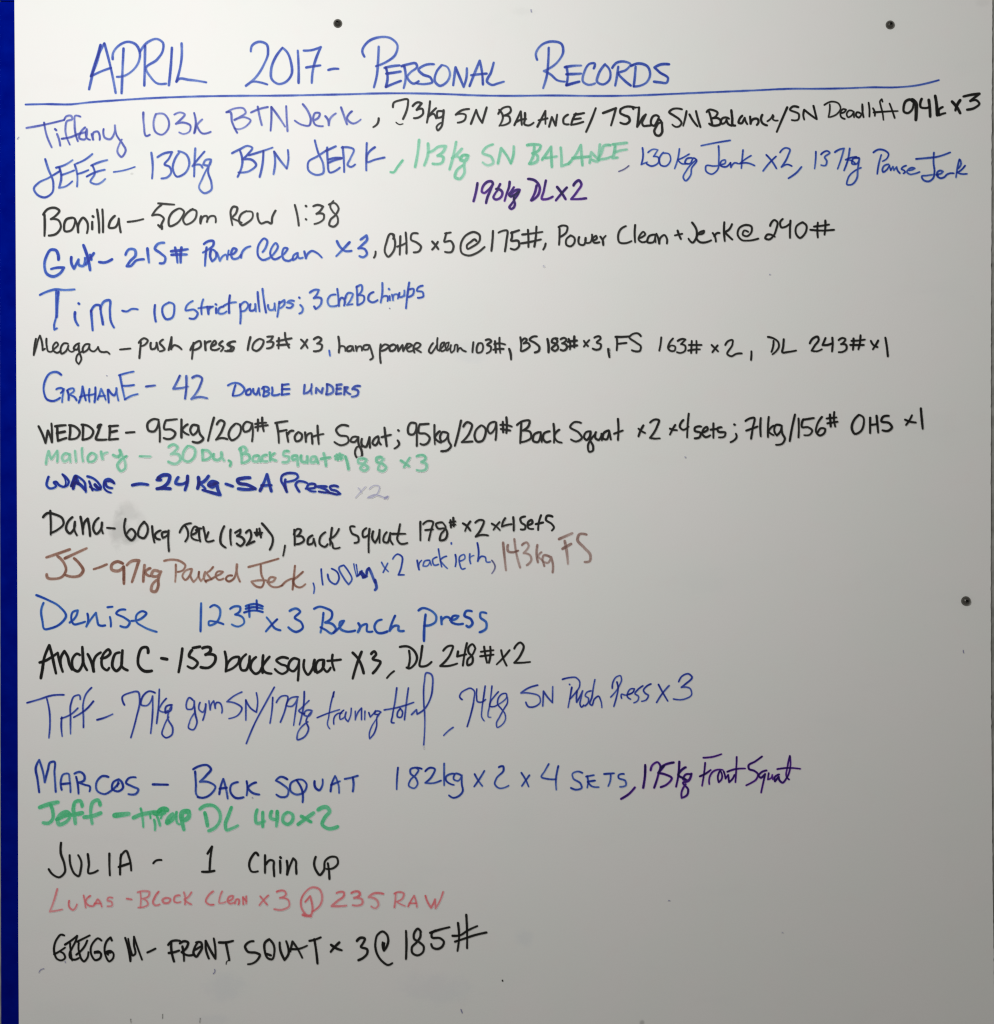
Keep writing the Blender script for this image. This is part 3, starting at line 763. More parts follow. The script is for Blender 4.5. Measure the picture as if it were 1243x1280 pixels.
2643 4325 2703 4285 2689 4261 2653 4295 2643 4365 2703 4375 2743 4355
2783 4265 2743 4305 2793 4345 2763 4390
2884 4275 2844 4305 2894 4345 2864 4386 2814 4386
2941 4269 2880 4285 2870 4315 2925 4345 2911 4381 2850 4381
W 103# black 3.1 .95
3132 4215 3112 4295 3098 4375
3232 4241 3172 4295 3162 4365 3202 4386 3273 4335 3293 4255 3242 4235
3343 4209 3413 4205 3383 4255 3343 4275 3419 4285 3403 4335 3339 4355
3488 4225 3484 4355
3564 4160 3574 4245 3615 4345
3464 4265 3645 4229
3468 4315 3615 4305
W x3 black 3.1 .95
3765 4245 3806 4285 3846 4349
3842 4245 3806 4305 3765 4355
3926 4241 3987 4215 4017 4235 3967 4295 4027 4315 4017 4365 3926 4390
W comma deepblue 2.6 .75
4117 4381 4127 4446
W hang black 3 .95
4232 4209 4244 4305 4238 4406 4268 4325 4308 4335 4319 4386
4389 4325 4345 4345 4345 4386 4389 4381 4409 4329 4425 4386
4449 4325 4459 4386 4479 4335 4510 4329 4526 4381
4610 4315 4550 4325 4546 4365 4600 4365 4620 4315 4650 4406 4660 4476 4630 4496
W power black 3 .95
4761 4305 4751 4406 4761 4536
4755 4365 4821 4305 4862 4325 4821 4369 4771 4386
4922 4305 4872 4335 4882 4386 4932 4375 4952 4325 4912 4305
4972 4315 4982 4386 5033 4315 5043 4386 5093 4295
5093 4355 5153 4315 5113 4295 5083 4345 5103 4390 5173 4375
5183 4406 5173 4335 5214 4285 5258 4305 5214 4355 5183 4355 5264 4402
W clean black 2.6 .95
5415 4289 5383 4333 5367 4398 5387 4414 5427 4374 5459 4317
5471 4225 5467 4301 5475 4374 5499 4386
5499 4365 5548 4317 5556 4281 5532 4285 5507 4333 5524 4390 5564 4374 5604 4325 5612 4281 5580 4293 5572 4349 5588 4382 5616 4357
5640 4313 5632 4374 5644 4406 5676 4382 5701 4309 5713 4309 5721 4357 5721 4394
5721 4390 5757 4349 5781 4374 5825 4394
W 103# black 3 .93
5920 4278 5914 4332 5908 4402
5984 4292 5960 4362 5968 4406 6015 4402 6041 4332 6025 4292 5984 4292
6075 4251 6125 4245 6141 4261 6095 4312 6135 4332 6135 4382 6085 4416
6190 4265 6196 4342 6200 4406
6246 4221 6246 4302 6256 4412
6181 4302 6246 4292 6316 4306
6169 4372 6226 4362 6296 4362
W comma black 3.2 .97
6367 4362 6383 4412 6391 4493
W BS black 3.1 .95
6507 4217 6517 4302 6511 4386
6527 4261 6568 4231 6584 4241 6548 4292 6608 4292 6624 4322 6588 4362 6527 4392
6712 4205 6658 4211 6624 4241 6698 4292 6745 4342 6739 4382 6688 4406
W 183# black 3.3 .96
6845 4237 6859 4312 6859 4402
6970 4231 6910 4241 6900 4272 6960 4302 6980 4352 6940 4386 6900 4362 6950 4302 6970 4261 6940 4231
7010 4241 7060 4225 7081 4241 7030 4292 7081 4312 7087 4352 7046 4382 7010 4372
7111 4237 7131 4302 7127 4366
7181 4205 7181 4282 7181 4342
7101 4272 7211 4257
7107 4332 7215 4318
W x3 black 3 .94
7302 4261 7322 4292 7352 4326
7368 4251 7332 4292 7302 4332
7433 4221 7503 4211 7509 4225 7463 4282 7513 4306 7503 4358 7453 4372 7412 4358
W comma black 3 .95
7614 4362 7618 4412 7620 4463
W FS black 3 .95
7711 4217 7717 4292 7711 4378
7697 4211 7782 4211 7872 4205
7717 4298 7782 4292 7832 4286
8013 4201 7983 4171 7902 4181 7872 4211 7953 4282 8013 4332 8003 4382 7902 4378
W 163# black 2.8 .94
8268 4217 8260 4302 8244 4382
8415 4231 8365 4302 8355 4352 8385 4386 8435 4382 8441 4332 8385 4322 8361 4352
8475 4261 8546 4237 8570 4245 8516 4302 8566 4322 8566 4382 8506 4412 8465 4402
8650 4261 8646 4332 8642 4412
8707 4261 8711 4332 8707 4412
8616 4312 8697 4312 8771 4312
8606 4382 8667 4372 8751 4366
W x2 black 2.8 .94
8898 4312 8938 4352 8978 4392
8972 4318 8938 4362 8908 4402
9069 4312 9109 4261 9159 4251 9159 4302 9099 4432 9139 4453 9210 4422 9274 4418
W comma black 2.9 .95
9395 4392 9395 4442 9391 4499
W DL black 2.9 .94
9673 4261 9667 4332 9647 4398
9602 4211 9673 4231 9733 4282 9739 4332 9703 4392 9659 4428
9799 4241 9793 4332 9783 4402 9864 4398 9954 4382
W 243# black 2.9 .94
10125 4292 10165 4231 10226 4211 10236 4241 10186 4322 10149 4382 10206 4392 10276 4366
10322 4225 10286 4312 10346 4312 10403 4292
10407 4221 10411 4302 10403 4392
10487 4251 10537 4225 10568 4237 10517 4302 10578 4312 10584 4362 10537 4398 10487 4402
10672 4231 10672 4302 10664 4372
10759 4191 10753 4282 10733 4366
10648 4261 10729 4257 10813 4245
10632 4312 10719 4312 10799 4312
W x1 black 2.9 .94
10889 4261 10920 4312 10970 4338
10980 4257 10950 4312 10914 4366
11070 4221 11087 4322 11101 4453
W comma black 2.9 .95
7605 4362 7611 4412 7621 4463
L entry blue 3.4 | blue entry reading 42 DOUBLE UNDERS
W GRAHAME deepblue 3.2 .85
766 4685 712 4651 631 4665 561 4772 551 4902 591 4993 661 5013 752 4973
706 4866 782 4858 786 4862 762 4912
802 4862 786 4942 778 5027
842 4882 859 4932 859 4999
847 4878 923 4862 927 4882 883 4932 933 4963 959 5003
987 5033 1023 4922 1034 4832 1054 4922 1074 5003
1003 4963 1044 4947 1104 4938
1120 4862 1114 4932 1120 5023
1194 4842 1194 4932 1184 5027
1120 4938 1194 4926
1221 4993 1249 4922 1265 4862 1295 4922 1325 4999
1235 4953 1315 4947
1349 4872 1355 4953 1361 5033
1361 4872 1406 4932 1422 4942 1456 4852 1466 4932 1482 5007
1502 4691 1526 4822 1563 4993
1490 4691 1577 4665 1671 4645
1530 4822 1607 4822 1677 4812
1563 4993 1647 4947 1723 4926
W dash blue 3.5 .75
1828 4832 1939 4818
W 42 blue 3.6 .75
2250 4697 2210 4782 2170 4858 2260 4852 2351 4832
2331 4701 2331 4842 2315 4983
2407 4721 2472 4697 2522 4721 2502 4822 2441 4932 2395 4987 2492 4963 2592 4979
W DOUBLE deepblue 3.2 .95
2945 4812 2925 4882 2911 4942
2851 4818 2941 4786 3002 4802 3058 4872 3022 4922 2911 4947
3126 4862 3078 4898 3082 4930 3128 4928 3140 4886 3126 4858
3167 4862 3175 4912 3203 4932 3227 4886 3237 4854 3243 4912 3251 4938
3279 4858 3295 4838 3303 4892 3291 4947
3295 4838 3354 4846 3364 4866 3311 4894 3368 4918 3348 4942 3295 4955
3404 4842 3408 4886 3404 4932 3496 4926
3529 4806 3529 4866 3525 4930
3533 4812 3609 4802
3525 4866 3621 4862
3521 4936 3615 4922
W UNDERS blue 3.6 .78
3810 4812 3806 4862 3802 4918 3856 4902 3891 4858 3897 4802
3891 4882 3897 4922
3951 4912 3957 4852 3997 4892 4023 4912 4037 4852
4088 4802 4092 4862 4078 4932
4092 4802 4158 4842 4168 4892 4088 4932
4212 4812 4212 4862 4204 4922
4212 4812 4269 4806
4212 4862 4259 4858
4208 4926 4265 4918
4309 4842 4309 4882 4305 4932
4309 4842 4349 4842 4329 4886 4379 4926
4500 4826 4440 4832 4410 4862 4480 4892 4474 4932 4400 4959
L entry black 3.3 | long black entry starting with 95kg/209# Front Squat
W WEDDLE black 3.5 .95
484 5329 531 5425 571 5536 601 5385 641 5486 651 5526 651 5385 645 5294
718 5335 718 5405 726 5506
692 5329 752 5321 822 5315
712 5415 812 5395
726 5510 832 5475
879 5315 879 5405 867 5490
867 5315 943 5335 999 5405 973 5465 873 5490
1040 5315 1040 5405 1034 5496
1023 5309 1104 5325 1168 5395 1144 5455 1034 5496
1269 5309 1235 5315 1221 5345
1261 5309 1229 5405 1205 5490 1265 5498 1335 5494
1375 5325 1375 5405 1365 5496
1365 5329 1476 5321
1375 5405 1462 5385
1365 5496 1476 5486
W dash black 2.9 .95
1577 5409 1683 5401
W 95kg black 3.3 .95
1985 5248 1919 5240 1848 5294 1864 5385 1919 5395 1985 5264 1999 5385 1999 5522
2079 5254 2059 5365 2140 5369 2194 5415 2170 5465 2110 5490 2049 5475
2085 5254 2214 5240
2270 5244 2270 5365 2270 5469
2347 5305 2281 5375 2361 5435
2482 5325 2411 5315 2381 5385 2411 5435 2472 5385 2482 5325 2502 5425 2542 5486 2492 5530 2411 5522
W slash black 3.1 .95
2677 5220 2637 5365 2602 5510
W 209# black 3.2 .95
2713 5305 2763 5254 2803 5274 2783 5365 2703 5496 2773 5475 2844 5490
2941 5300 2881 5365 2861 5445 2897 5502 2961 5475 3012 5385 3002 5315 2951 5294
3147 5294 3082 5274 3038 5345 3058 5395 3112 5385 3153 5294 3163 5385 3153 5516
3227 5244 3227 5325 3223 5385
3279 5220 3283 5305 3299 5389
3193 5300 3263 5288 3328 5284
3193 5341 3273 5325 3348 5315
W Front black 3.2 .95
3460 5294 3480 5405 3488 5536
3444 5288 3525 5274 3595 5264
3480 5395 3585 5375
3585 5405 3595 5465 3605 5522
3595 5435 3645 5385 3669 5385
3722 5409 3686 5465 3706 5516 3762 5496 3776 5435 3730 5401
3816 5405 3822 5465 3826 5522 3856 5425 3887 5415 3903 5486 3907 5546
3971 5321 3977 5435 3987 5550
3903 5461 3967 5441 4044 5425
W Squat black 3.2 .95
4353 5325 4269 5315 4204 5375 4239 5435 4349 5465 4359 5516 4269 5566 4184 5526
4466 5461 4410 5465 4385 5516 4430 5526 4480 5465 4490 5566 4520 5626 4520 5707 4470 5723 4440 5667 4470 5586 4530 5586
4526 5486 4530 5566 4570 5586 4611 5506 4621 5465
4621 5465 4627 5596
4727 5455 4681 5486 4661 5546 4691 5566 4731 5516 4735 5465 4741 5526 4762 5556
4808 5345 4822 5465 4836 5576
4772 5465 4888 5435
W semicolon black 3 .95
4979 5377 4987 5385
4973 5506 4993 5546 4933 5606
W 95kg black 3.2 .95
5198 5292 5141 5286 5101 5362 5117 5426 5161 5432 5206 5302 5212 5442 5212 5573
5252 5302 5242 5412 5322 5422 5373 5473 5342 5543 5282 5559 5258 5547
5258 5306 5359 5298
5433 5312 5433 5442 5439 5553
5499 5392 5439 5473 5513 5533
5594 5412 5534 5402 5503 5473 5523 5519 5584 5483 5604 5422 5614 5523 5640 5573 5604 5623 5519 5640
W slash black 3.1 .95
5765 5257 5729 5422 5688 5573
W 209# black 3.2 .95
5795 5332 5845 5278 5896 5302 5875 5402 5775 5527 5845 5523 5906 5519
6016 5318 5956 5372 5936 5463 5966 5519 6026 5513 6067 5442 6067 5352 6026 5318
6187 5272 6127 5292 6097 5372 6127 5418 6187 5362 6203 5282 6207 5382 6197 5499
6288 5272 6292 5402
6332 5217 6338 5302 6332 5412
6258 5312 6328 5312 6398 5332
6264 5362 6378 5382
W Back black 3.2 .95
6519 5272 6513 5402 6505 5539
6465 5312 6549 5261 6620 5261 6610 5322 6539 5382 6630 5402 6640 5473 6579 5513 6509 5527
6740 5402 6680 5432 6670 5513 6720 5527 6760 5442 6760 5402 6774 5523
6871 5392 6801 5422 6791 5483 6831 5527 6881 5513
6921 5298 6931 5402 6927 5533
6992 5372 6931 5453 6972 5519 7022 5533
W Squat black 3.1 .95
7264 5286 7180 5278 7130 5332 7240 5412 7276 5473 7200 5519 7140 5493
7385 5392 7331 5402 7305 5473 7331 5499 7381 5442 7385 5402 7381 5503 7417 5583 7411 5634 7371 5648 7351 5583 7381 5503 7441 5432
7451 5402 7451 5483 7482 5499 7522 5422 7526 5503
7612 5382 7552 5412 7542 5483 7582 5493 7612 5432 7618 5392 7638 5493
7727 5237 7733 5362 7727 5499
7679 5422 7787 5382
W x2 black 3 .95
7984 5358 8025 5392 8065 5412
8045 5318 8015 5372 7984 5453
8129 5282 8186 5245 8236 5251 8216 5332 8129 5473 8186 5483 8250 5479
W x4 black 3 .95
8377 5358 8417 5372 8463 5378
8443 5312 8407 5372 8377 5432
8544 5251 8503 5342 8537 5372 8608 5332
8612 5171 8598 5322 8592 5467
W sets black 3.2 .95
8765 5332 8688 5352 8688 5382 8759 5412 8749 5463 8688 5479
8789 5402 8849 5362 8839 5338 8809 5352 8785 5432 8819 5463 8879 5442
8920 5292 8920 5382 8920 5473
8885 5372 8950 5362
9020 5342 8970 5358 8980 5392 9070 5412 9060 5453 8990 5467
W semicolon black 2.8 .93
9181 5306 9187 5310
9201 5422 9211 5453 9135 5527
W 71kg black 3.1 .95
9321 5262 9371 5232 9425 5222 9411 5353 9391 5483
9331 5383 9401 5359 9472 5332
9512 5226 9506 5342 9512 5453
9612 5212 9602 5342 9602 5463
9673 5322 9612 5393 9673 5439
9763 5318 9703 5312 9683 5393 9713 5443 9763 5383 9773 5322 9783 5423 9813 5483 9783 5544 9703 5560
W slash black 3 .95
9940 5182 9904 5342 9874 5513
W 156# black 3.1 .95
9984 5232 9988 5342 9984 5467
10045 5242 10029 5338 10105 5342 10155 5383 10125 5433 10055 5439
10049 5246 10175 5226
10276 5212 10216 5312 10206 5403 10246 5443 10306 5413 10316 5363 10266 5353 10226 5403
10377 5182 10387 5332
10431 5151 10427 5242 10443 5332
10336 5232 10457 5218
10346 5292 10471 5272
W OHS black 3.3 .95
10739 5186 10678 5252 10652 5363 10688 5423 10759 5393 10799 5302 10789 5212 10739 5186
10879 5222 10879 5312 10879 5413
10960 5198 10970 5302 10980 5407
10885 5312 10970 5302
11111 5198 11040 5212 11020 5262 11121 5292 11151 5342 11111 5383 11034 5379
W x1 black 3.2 .95
11316 5246 11382 5272 11449 5282
11402 5192 11372 5252 11328 5312
11513 5105 11523 5222 11537 5359
L entry green 3.6 | green entry reading 30 Du, Back Squat #188 x3
W Mallory green 3.6 .62
577 5797 591 5707 611 5642 621 5687 645 5737 682 5687 718 5636 722 5707 718 5771
873 5687 822 5667 778 5717 802 5767 859 5737 873 5677 883 5777
939 5636 947 5707 953 5771
1028 5602 1028 5687 1040 5767
1144 5663 1100 5717 1108 5767 1174 5763 1205 5697 1154 5663
1265 5646 1275 5707 1285 5737 1285 5687 1345 5656
1416 5687 1466 5707 1502 5687
1496 5626 1506 5687 1486 5717
1583 5703 1506 5757 1470 5817 1516 5888 1563 5858 1567 5787 1536 5707 1502 5626
W dash green 3.4 .7
1748 5703 1884 5707
W 30 green 3.8 .62
2110 5586 2170 5556 2220 5586 2170 5656 2140 5677 2240 5687 2260 5737 2200 5797 2106 5771
2351 5576 2291 5667 2295 5747 2351 5771 2431 5707 2431 5606 2361 5576
W Du green 3.8 .7
2532 5626 2536 5697 2536 5751
2528 5630 2602 5636 2643 5697 2602 5737 2536 5751
2673 5677 2677 5737 2723 5751 2773 5707 2769 5656 2773 5707 2803 5757
W comma green 3.6 .85
2861 5757 2885 5777 2877 5823
W Back green 4 .78
3006 5606 3022 5707 3022 5787
2992 5616 3052 5586 3082 5626 3032 5677 3112 5687 3126 5727 3032 5787
3233 5697 3173 5707 3163 5757 3223 5767 3243 5707 3259 5771
3334 5687 3283 5707 3283 5757 3344 5767
3374 5656 3380 5707 3380 5757
3434 5667 3384 5717 3454 5757
W Squat green 4 .75
3609 5642 3555 5646 3545 5687 3615 5717 3605 5767 3535 5777
3716 5697 3655 5707 3665 5747 3722 5717 3726 5817
3766 5697 3776 5767 3826 5777 3842 5707 3846 5787
3947 5707 3897 5717 3891 5777 3947 5767 3951 5717 3977 5787
4048 5667 4068 5747 4078 5823
4017 5737 4128 5717
W 188 green 4 .75
4212 5683 4225 5747
4249 5673 4265 5743
4192 5703 4285 5691
4198 5737 4285 5727
4319 5707 4345 5787 4359 5864
4560 5737 4480 5747 4480 5777 4560 5807 4601 5848 4560 5884 4510 5858 4560 5787 4581 5747 4540 5731
4772 5717 4711 5727 4711 5767 4782 5797 4828 5848 4792 5888 4731 5868 4747 5807 4796 5737
W x3 green 3.8 .8
5013 5757 5073 5797 5114 5827
5124 5723 5083 5787 5053 5837
5212 5704 5312 5704 5322 5728 5272 5774 5332 5805 5326 5865 5262 5885 5212 5875
L entry inkblue 4.4 | bold dark blue entry reading 24Kg - SA Press
W WADE inkblue 3.2 .9
610 5960 594 6007 586 6064 615 6101 667 6101 704 6075 678 6028 699 6023 741 6064 803 6085 850 6059 861 6023 835 5975 782 5928
782 5934 819 5996 824 6049 814 6075 w2
892 6075 918 6007 944 5949 1002 5975 1065 6043 1070 6085 1075 6148
918 6106 950 6038 981 6043 1023 6075 1065 6122 w4
950 5955 971 6007 981 6049 w4.5
950 5960 939 6017 903 6075 w4
1096 5955 1169 5981 1232 6038 1263 6101 1222 6124 1159 6106 1127 6085
1117 6017 1133 6059 1159 6127 w3
1190 6059 1232 6101 1253 6111 w4.5
1431 6043 1399 6002 1358 5986 1316 6002 1300 6049 1305 6101 1337 6138 1389 6159 w2.8
1337 6017 1389 6017 1426 6038 w3
1321 6028 1337 6080 1405 6101 w3.4
W dash inkblue 4 .9
1657 6065 1748 6049 1852 6059
W 24 inkblue 4.4 .92
1979 5978 2049 5938 2120 5948 2110 6019 2039 6089 1965 6109 2049 6105 2130 6109
1979 5972 2009 5998 1965 5998
2230 5968 2200 6039 2291 6049 2341 6019
2347 5952 2341 6039 2315 6125
W Kg inkblue 4.3 .92
2482 5968 2488 6039 2472 6105
2608 5952 2532 6029 2488 6039 2542 6079 2568 6109
2723 6039 2643 6019 2608 6059 2653 6089 2709 6059 2723 6109 2753 6185 2653 6159 2536 6125
2612 6069 2693 6045
W dash inkblue 4 .92
2825 6049 2911 6079
W SA inkblue 4.2 .92
3126 5972 3042 5978 2972 6004 2982 6029 3092 6059 3193 6109 3082 6119 2982 6109
3253 6133 3303 6029 3340 5932 3364 6029 3394 6139
3273 6069 3394 6065
W Press inkblue 3.2 .92
3569 5995 3565 6043 3589 6148
3585 6148 3553 6075 3517 6003 3529 5947 3585 5918 3657 5914 3714 5930 3726 5963 3698 5995 3641 6015 3585 6023
3742 6144 3714 6099 3698 6059 3722 6023 3786 6019 3842 6039
3826 6107 3875 6107 3939 6091 3943 6059 3907 6047 3859 6059 3842 6099 3875 6132 3947 6144
4084 6083 4028 6079 3963 6083 4028 6099 4092 6132 4116 6156 4060 6156 3987 6144
4225 6083 4172 6071 4128 6087 4140 6115 4205 6136 4253 6172 4221 6180 4156 6168 4108 6156
L entry_addition paleviolet 1.6 | faint x2 in thin grey violet marker to the right of SA Press
W x2 paleviolet 2 .55
4480 6099 4510 6133 4520 6159
4570 6085 4510 6149 4446 6220
4621 6109 4681 6069 4741 6079 4731 6149 4631 6220 4601 6220 4691 6185 4772 6206 4842 6234
4848 6210 4812 6226 w3.4
L entry black 3.4 | black entry starting with 60kg Jerk (132#)
W Dana black 3.4 .97
631 6385 637 6522 637 6683
541 6465 591 6417 692 6431 782 6482 798 6542 722 6622 637 6663
907 6465 847 6532 832 6622 873 6667 927 6612 939 6522 935 6632 963 6689
1009 6461 1028 6562 1040 6675
1040 6612 1064 6522 1098 6486 1116 6572 1128 6699
1235 6474 1184 6532 1174 6632 1205 6673 1255 6632 1277 6532 1273 6612 1289 6667
W dash black 3 .95
1341 6598 1436 6606
W 60kg black 3.4 .97
1571 6486 1556 6602 1587 6703 1647 6753 1697 6673 1647 6612 1587 6673
1808 6522 1748 6592 1737 6703 1798 6727 1844 6663 1838 6562 1798 6522
1904 6578 1912 6673 1933 6779
2009 6632 1939 6693 1949 6723 1999 6743
2089 6647 2029 6663 2039 6723 2100 6683 2110 6632 2106 6763 2114 6888
W Jerk black 3 .97
2248 6656 2312 6562 2389 6541
2312 6569 2344 6620 2351 6710 2318 6768
2396 6685 2453 6659 2479 6607 2441 6582 2402 6633 2402 6723 2479 6755
2453 6627 2492 6607 2518 6607
2492 6614 2492 6698 2505 6768
2544 6588 2563 6672 2589 6768 2672 6755
2608 6652 2582 6723
W 132 black 3.3 .97
2805 6578 2764 6683 2770 6803 2821 6844
2885 6620 2881 6710 2891 6811
2943 6659 3007 6620 3001 6672 2968 6698 3033 6723 3058 6762 3007 6824 2962 6794
3078 6659 3123 6627 3142 6672 3084 6813 3181 6768
3213 6614 3213 6698 w3
3245 6607 3264 6717 w3
3187 6659 3277 6659 w3
3200 6685 3271 6678 w3
3277 6543 3354 6633 3412 6723 3406 6801 3374 6871
W comma black 2.5 .93
3565 6819 3555 6884 3541 6948
W Back black 3 .95
3681 6622 3686 6713 3686 6813
3675 6683 3726 6612 3762 6622 3746 6673 3716 6703 3786 6713 3802 6753 3756 6793 3706 6803
3907 6693 3856 6733 3856 6803 3907 6793 3923 6733 3947 6823
4068 6653 4007 6713 4003 6803 4068 6834 4098 6803
4152 6598 4138 6703 4128 6813
4239 6612 4168 6713 4128 6733 4158 6803 4168 6848 4249 6844
W squat black 3 .95
4434 6582 4385 6582 4400 6663 4480 6713 4480 6773 4434 6787
4581 6602 4540 6642 4546 6713 4601 6693 4621 6612 4611 6743 4611 6904
4667 6642 4661 6743 4691 6783 4731 6713 4747 6622 4747 6783
4836 6653 4802 6703 4802 6773 4842 6783 4872 6713 4882 6663 4882 6753 4912 6803
5003 6552 4983 6663 4969 6743 5003 6793 5093 6787
4902 6673 5069 6673
W 178# black 3.1 .95
5257 6522 5257 6632 5257 6753
5292 6552 5352 6512 5412 6522 5392 6622 5362 6753
5318 6626 5412 6618
5533 6532 5453 6552 5473 6602 5573 6612 5593 6673 5563 6743 5503 6753 5513 6683 5573 6592 5533 6532
5634 6502 5640 6592
5668 6472 5674 6578
5623 6532 5694 6518
5634 6566 5694 6558
W x2 black 3 .95
5788 6542 5835 6572 5881 6632
5881 6518 5845 6572 5815 6638
5945 6532 6006 6498 6042 6506 6016 6612 5949 6707 6016 6687 6102 6693
W x4 black 3 .95
6150 6546 6207 6582 6251 6626
6247 6526 6207 6572 6171 6622
6317 6478 6287 6532 6277 6582 6337 6562 6398 6552
6418 6465 6424 6552 6424 6632
W sets black 3.2 .96
6565 6457 6508 6482 6519 6532 6569 6572 6565 6612 6512 6618
6599 6562 6659 6532 6649 6502 6609 6522 6609 6602 6669 6612
6766 6441 6740 6522 6730 6626
6700 6552 6790 6532
6907 6457 6840 6451 6826 6492 6901 6552 6927 6592 6901 6632
L entry brown 3.8 | brown entry reading 97kg Paused Jerk
W JJ brown 3.8 .7
581 6968 702 6928 873 6868
812 6980 923 6928 1084 6854
722 6954 792 7025 826 7125 782 7206 682 7236 591 7216 585 7181
927 6980 993 7045 1040 7135 1003 7190 903 7210 822 7190
W dash brown 3.4 .5
1174 7115 1265 7085 1335 7055
W 97kg brown 4 .66
1536 7045 1466 7021 1396 7065 1396 7115 1486 7135 1546 7085 1550 7165 1550 7296
1546 7085 1550 7165 1546 7246
1587 7065 1647 7015 1737 7009 1707 7105 1651 7276
1808 7065 1798 7165 1792 7270
1878 7105 1818 7155 1838 7186 1878 7202
1989 7145 1919 7135 1898 7196 1959 7206 2013 7145 1979 7246 1979 7326 1939 7397 1898 7387 1898 7326 1969 7246
W Paused brown 3 .72
2199 7057 2199 7164 2191 7274
2054 7011 2153 6996 2260 7019 2318 7072 2290 7126 2222 7149
2397 7111 2313 7141 2283 7210 2313 7248 2382 7179 2400 7118 2382 7195 2420 7274 2466 7225 2489 7149
2489 7149 2489 7218 2512 7263 2558 7202 2566 7149 2550 7225 2578 7279
2665 7088 2627 7133 2589 7164 2611 7202 2642 7240 2573 7263
2642 7240 2718 7195 2764 7172 2787 7149 2718 7149 2696 7202 2734 7248 2795 7233
2902 7195 2848 7202 2825 7240 2856 7268 2917 7240 2955 7149 2963 7057 2963 7164 3001 7271
W Jerk brown 3 .66
3108 7088 3284 7042 3483 6984
3261 7065 3269 7179 3299 7286 3269 7340 3208 7332 3146 7271 3223 7256 3330 7256
3345 7279 3422 7263 3445 7225 3383 7218 3353 7279 3399 7332 3467 7340 3529 7317
3529 7317 3574 7271 3651 7233
3689 7072 3674 7225 3659 7370
3788 7149 3720 7210 3666 7256 3697 7325 3743 7344 3819 7302
L entry_addition darkblue 2.7 | thin blue addition reading 100kg x2 rack jerk between brown words
W comma darkblue 2.4 .8
3917 7290 3931 7346 3923 7417
W 100kg darkblue 2.7 .85
4017 7115 4023 7206 4037 7310
4098 7181 4128 7266 4198 7302 4239 7236 4219 7155 4148 7109
4289 7069 4249 7085 4299 7226 4359 7306 4400 7246 4359 7145 4299 7065
4425 7049 4433 7101 4453 7182 4461 7210 w2
4455 7057 4465 7125 4473 7190 w2.2
4473 7198 4509 7161 4525 7137 w3
4513 7157 4557 7206 w6.5
4541 7218 4582 7202 w4
4586 7174 4594 7125 4614 7105 w4
4614 7105 4642 7161 4670 7234 4690 7282 w4
4690 7250 4702 7302 4706 7355 4690 7375 w4.6
W x2 darkblue 2.5 .8
4772 7029 4802 7085 4856 7145
4848 7041 4822 7095 4792 7155
4912 6988 4973 6928 5023 6954 5023 7065 4983 7186 5053 7186
W rack darkblue 2.5 .8
5217 7005 5231 7085 5241 7121 5241 7045 5272 7005
5372 7005 5312 7015 5292 7075 5342 7075 5378 7015 5392 7065
5463 6964 5412 6994 5432 7065 5483 7055
5483 6864 5499 6964 5523 7085
5583 6954 5507 7005 5543 7055 5593 7105
W jerk darkblue 2.5 .8
5644 6787 5644 6799
5694 6934 5704 7005 5694 7081
5744 7015 5815 6974 5805 6934 5754 6954 5748 7045 5784 7115 5815 7105
5875 6924 5875 7005 5885 7045 5885 6964 5925 6944
5969 6787 5986 6904 5975 7015 6026 6954 6066 6964 6086 7025 6130 7025
W comma greyblue 2.4 .6
6150 7005 6191 7085 6150 7169
L entry_addition palebrown 3.3 | faded brown addition reading 143kg FS
W 143kg palebrown 3.2 .62
6291 6783 6307 6944 6327 7129
6352 6813 6358 6894 6408 6904 6478 6884
6432 6739 6458 6924 6504 7095
6529 6813 6589 6783 6609 6813 6559 6904 6549 6914 6629 6944 6645 6994 6589 7065
6720 6813 6710 6924 6726 7029
6770 6904 6730 6954 6780 7005 6806 7075
6881 6964 6800 6944 6790 7015 6850 7035 6891 6964 6915 7065 6911 7155
W FS palebrown 3.7 .62
6991 6739 7072 6703 7156 6667
7062 6763 7088 6904 7102 7049
7035 6860 7142 6799
7333 6683 7243 6683 7222 6743 7303 6844 7383 6944 7373 7015 7313 7025
L entry denimblue 3.4 | blue entry reading 123# x3 Bench press
W Denise denimblue 3.3 .8
456 7440 601 7501 742 7581 826 7702 762 7792 641 7853 557 7863 531 7762 517 7621 545 7537
873 7782 953 7702 973 7631 913 7651 893 7742 923 7802 1003 7792 1064 7772
1094 7672 1104 7752 1080 7832 1144 7732 1200 7661 1215 7742 1235 7812 1315 7818
1375 7712 1386 7772 1386 7832
1345 7591 1406 7585
1567 7621 1486 7631 1456 7661 1556 7722 1623 7782 1587 7838 1506 7826
1643 7762 1768 7732 1828 7661 1788 7641 1707 7692 1707 7772 1788 7832 1959 7899
W 123# denimblue 3.4 .8
2516 7541 2512 7702 2508 7893
2628 7591 2673 7565 2743 7601 2749 7702 2693 7792 2612 7812 2612 7772 2693 7772 2793 7802
2879 7611 2933 7581 3003 7591 3003 7631 2943 7682 3044 7732 3054 7782 2983 7832 2899 7806
3114 7571 3120 7712
3209 7505 3215 7621
3074 7577 3184 7551 3285 7581
3074 7611 3164 7591 3285 7611
3054 7657 3184 7631 3285 7651
W x3 denimblue 3.4 .8
3335 7718 3386 7782 3436 7853 3506 7879
3466 7742 3396 7812 3325 7893
3623 7637 3717 7611 3752 7641 3687 7722 3768 7782 3788 7842 3707 7899 3607 7842
W Bench denimblue 3.6 .82
4045 7661 4033 7782 4009 7907
3929 7611 3989 7585 4069 7601 4150 7651 4146 7722 4069 7782 4170 7812 4200 7863 4150 7919 4069 7873 4009 7842
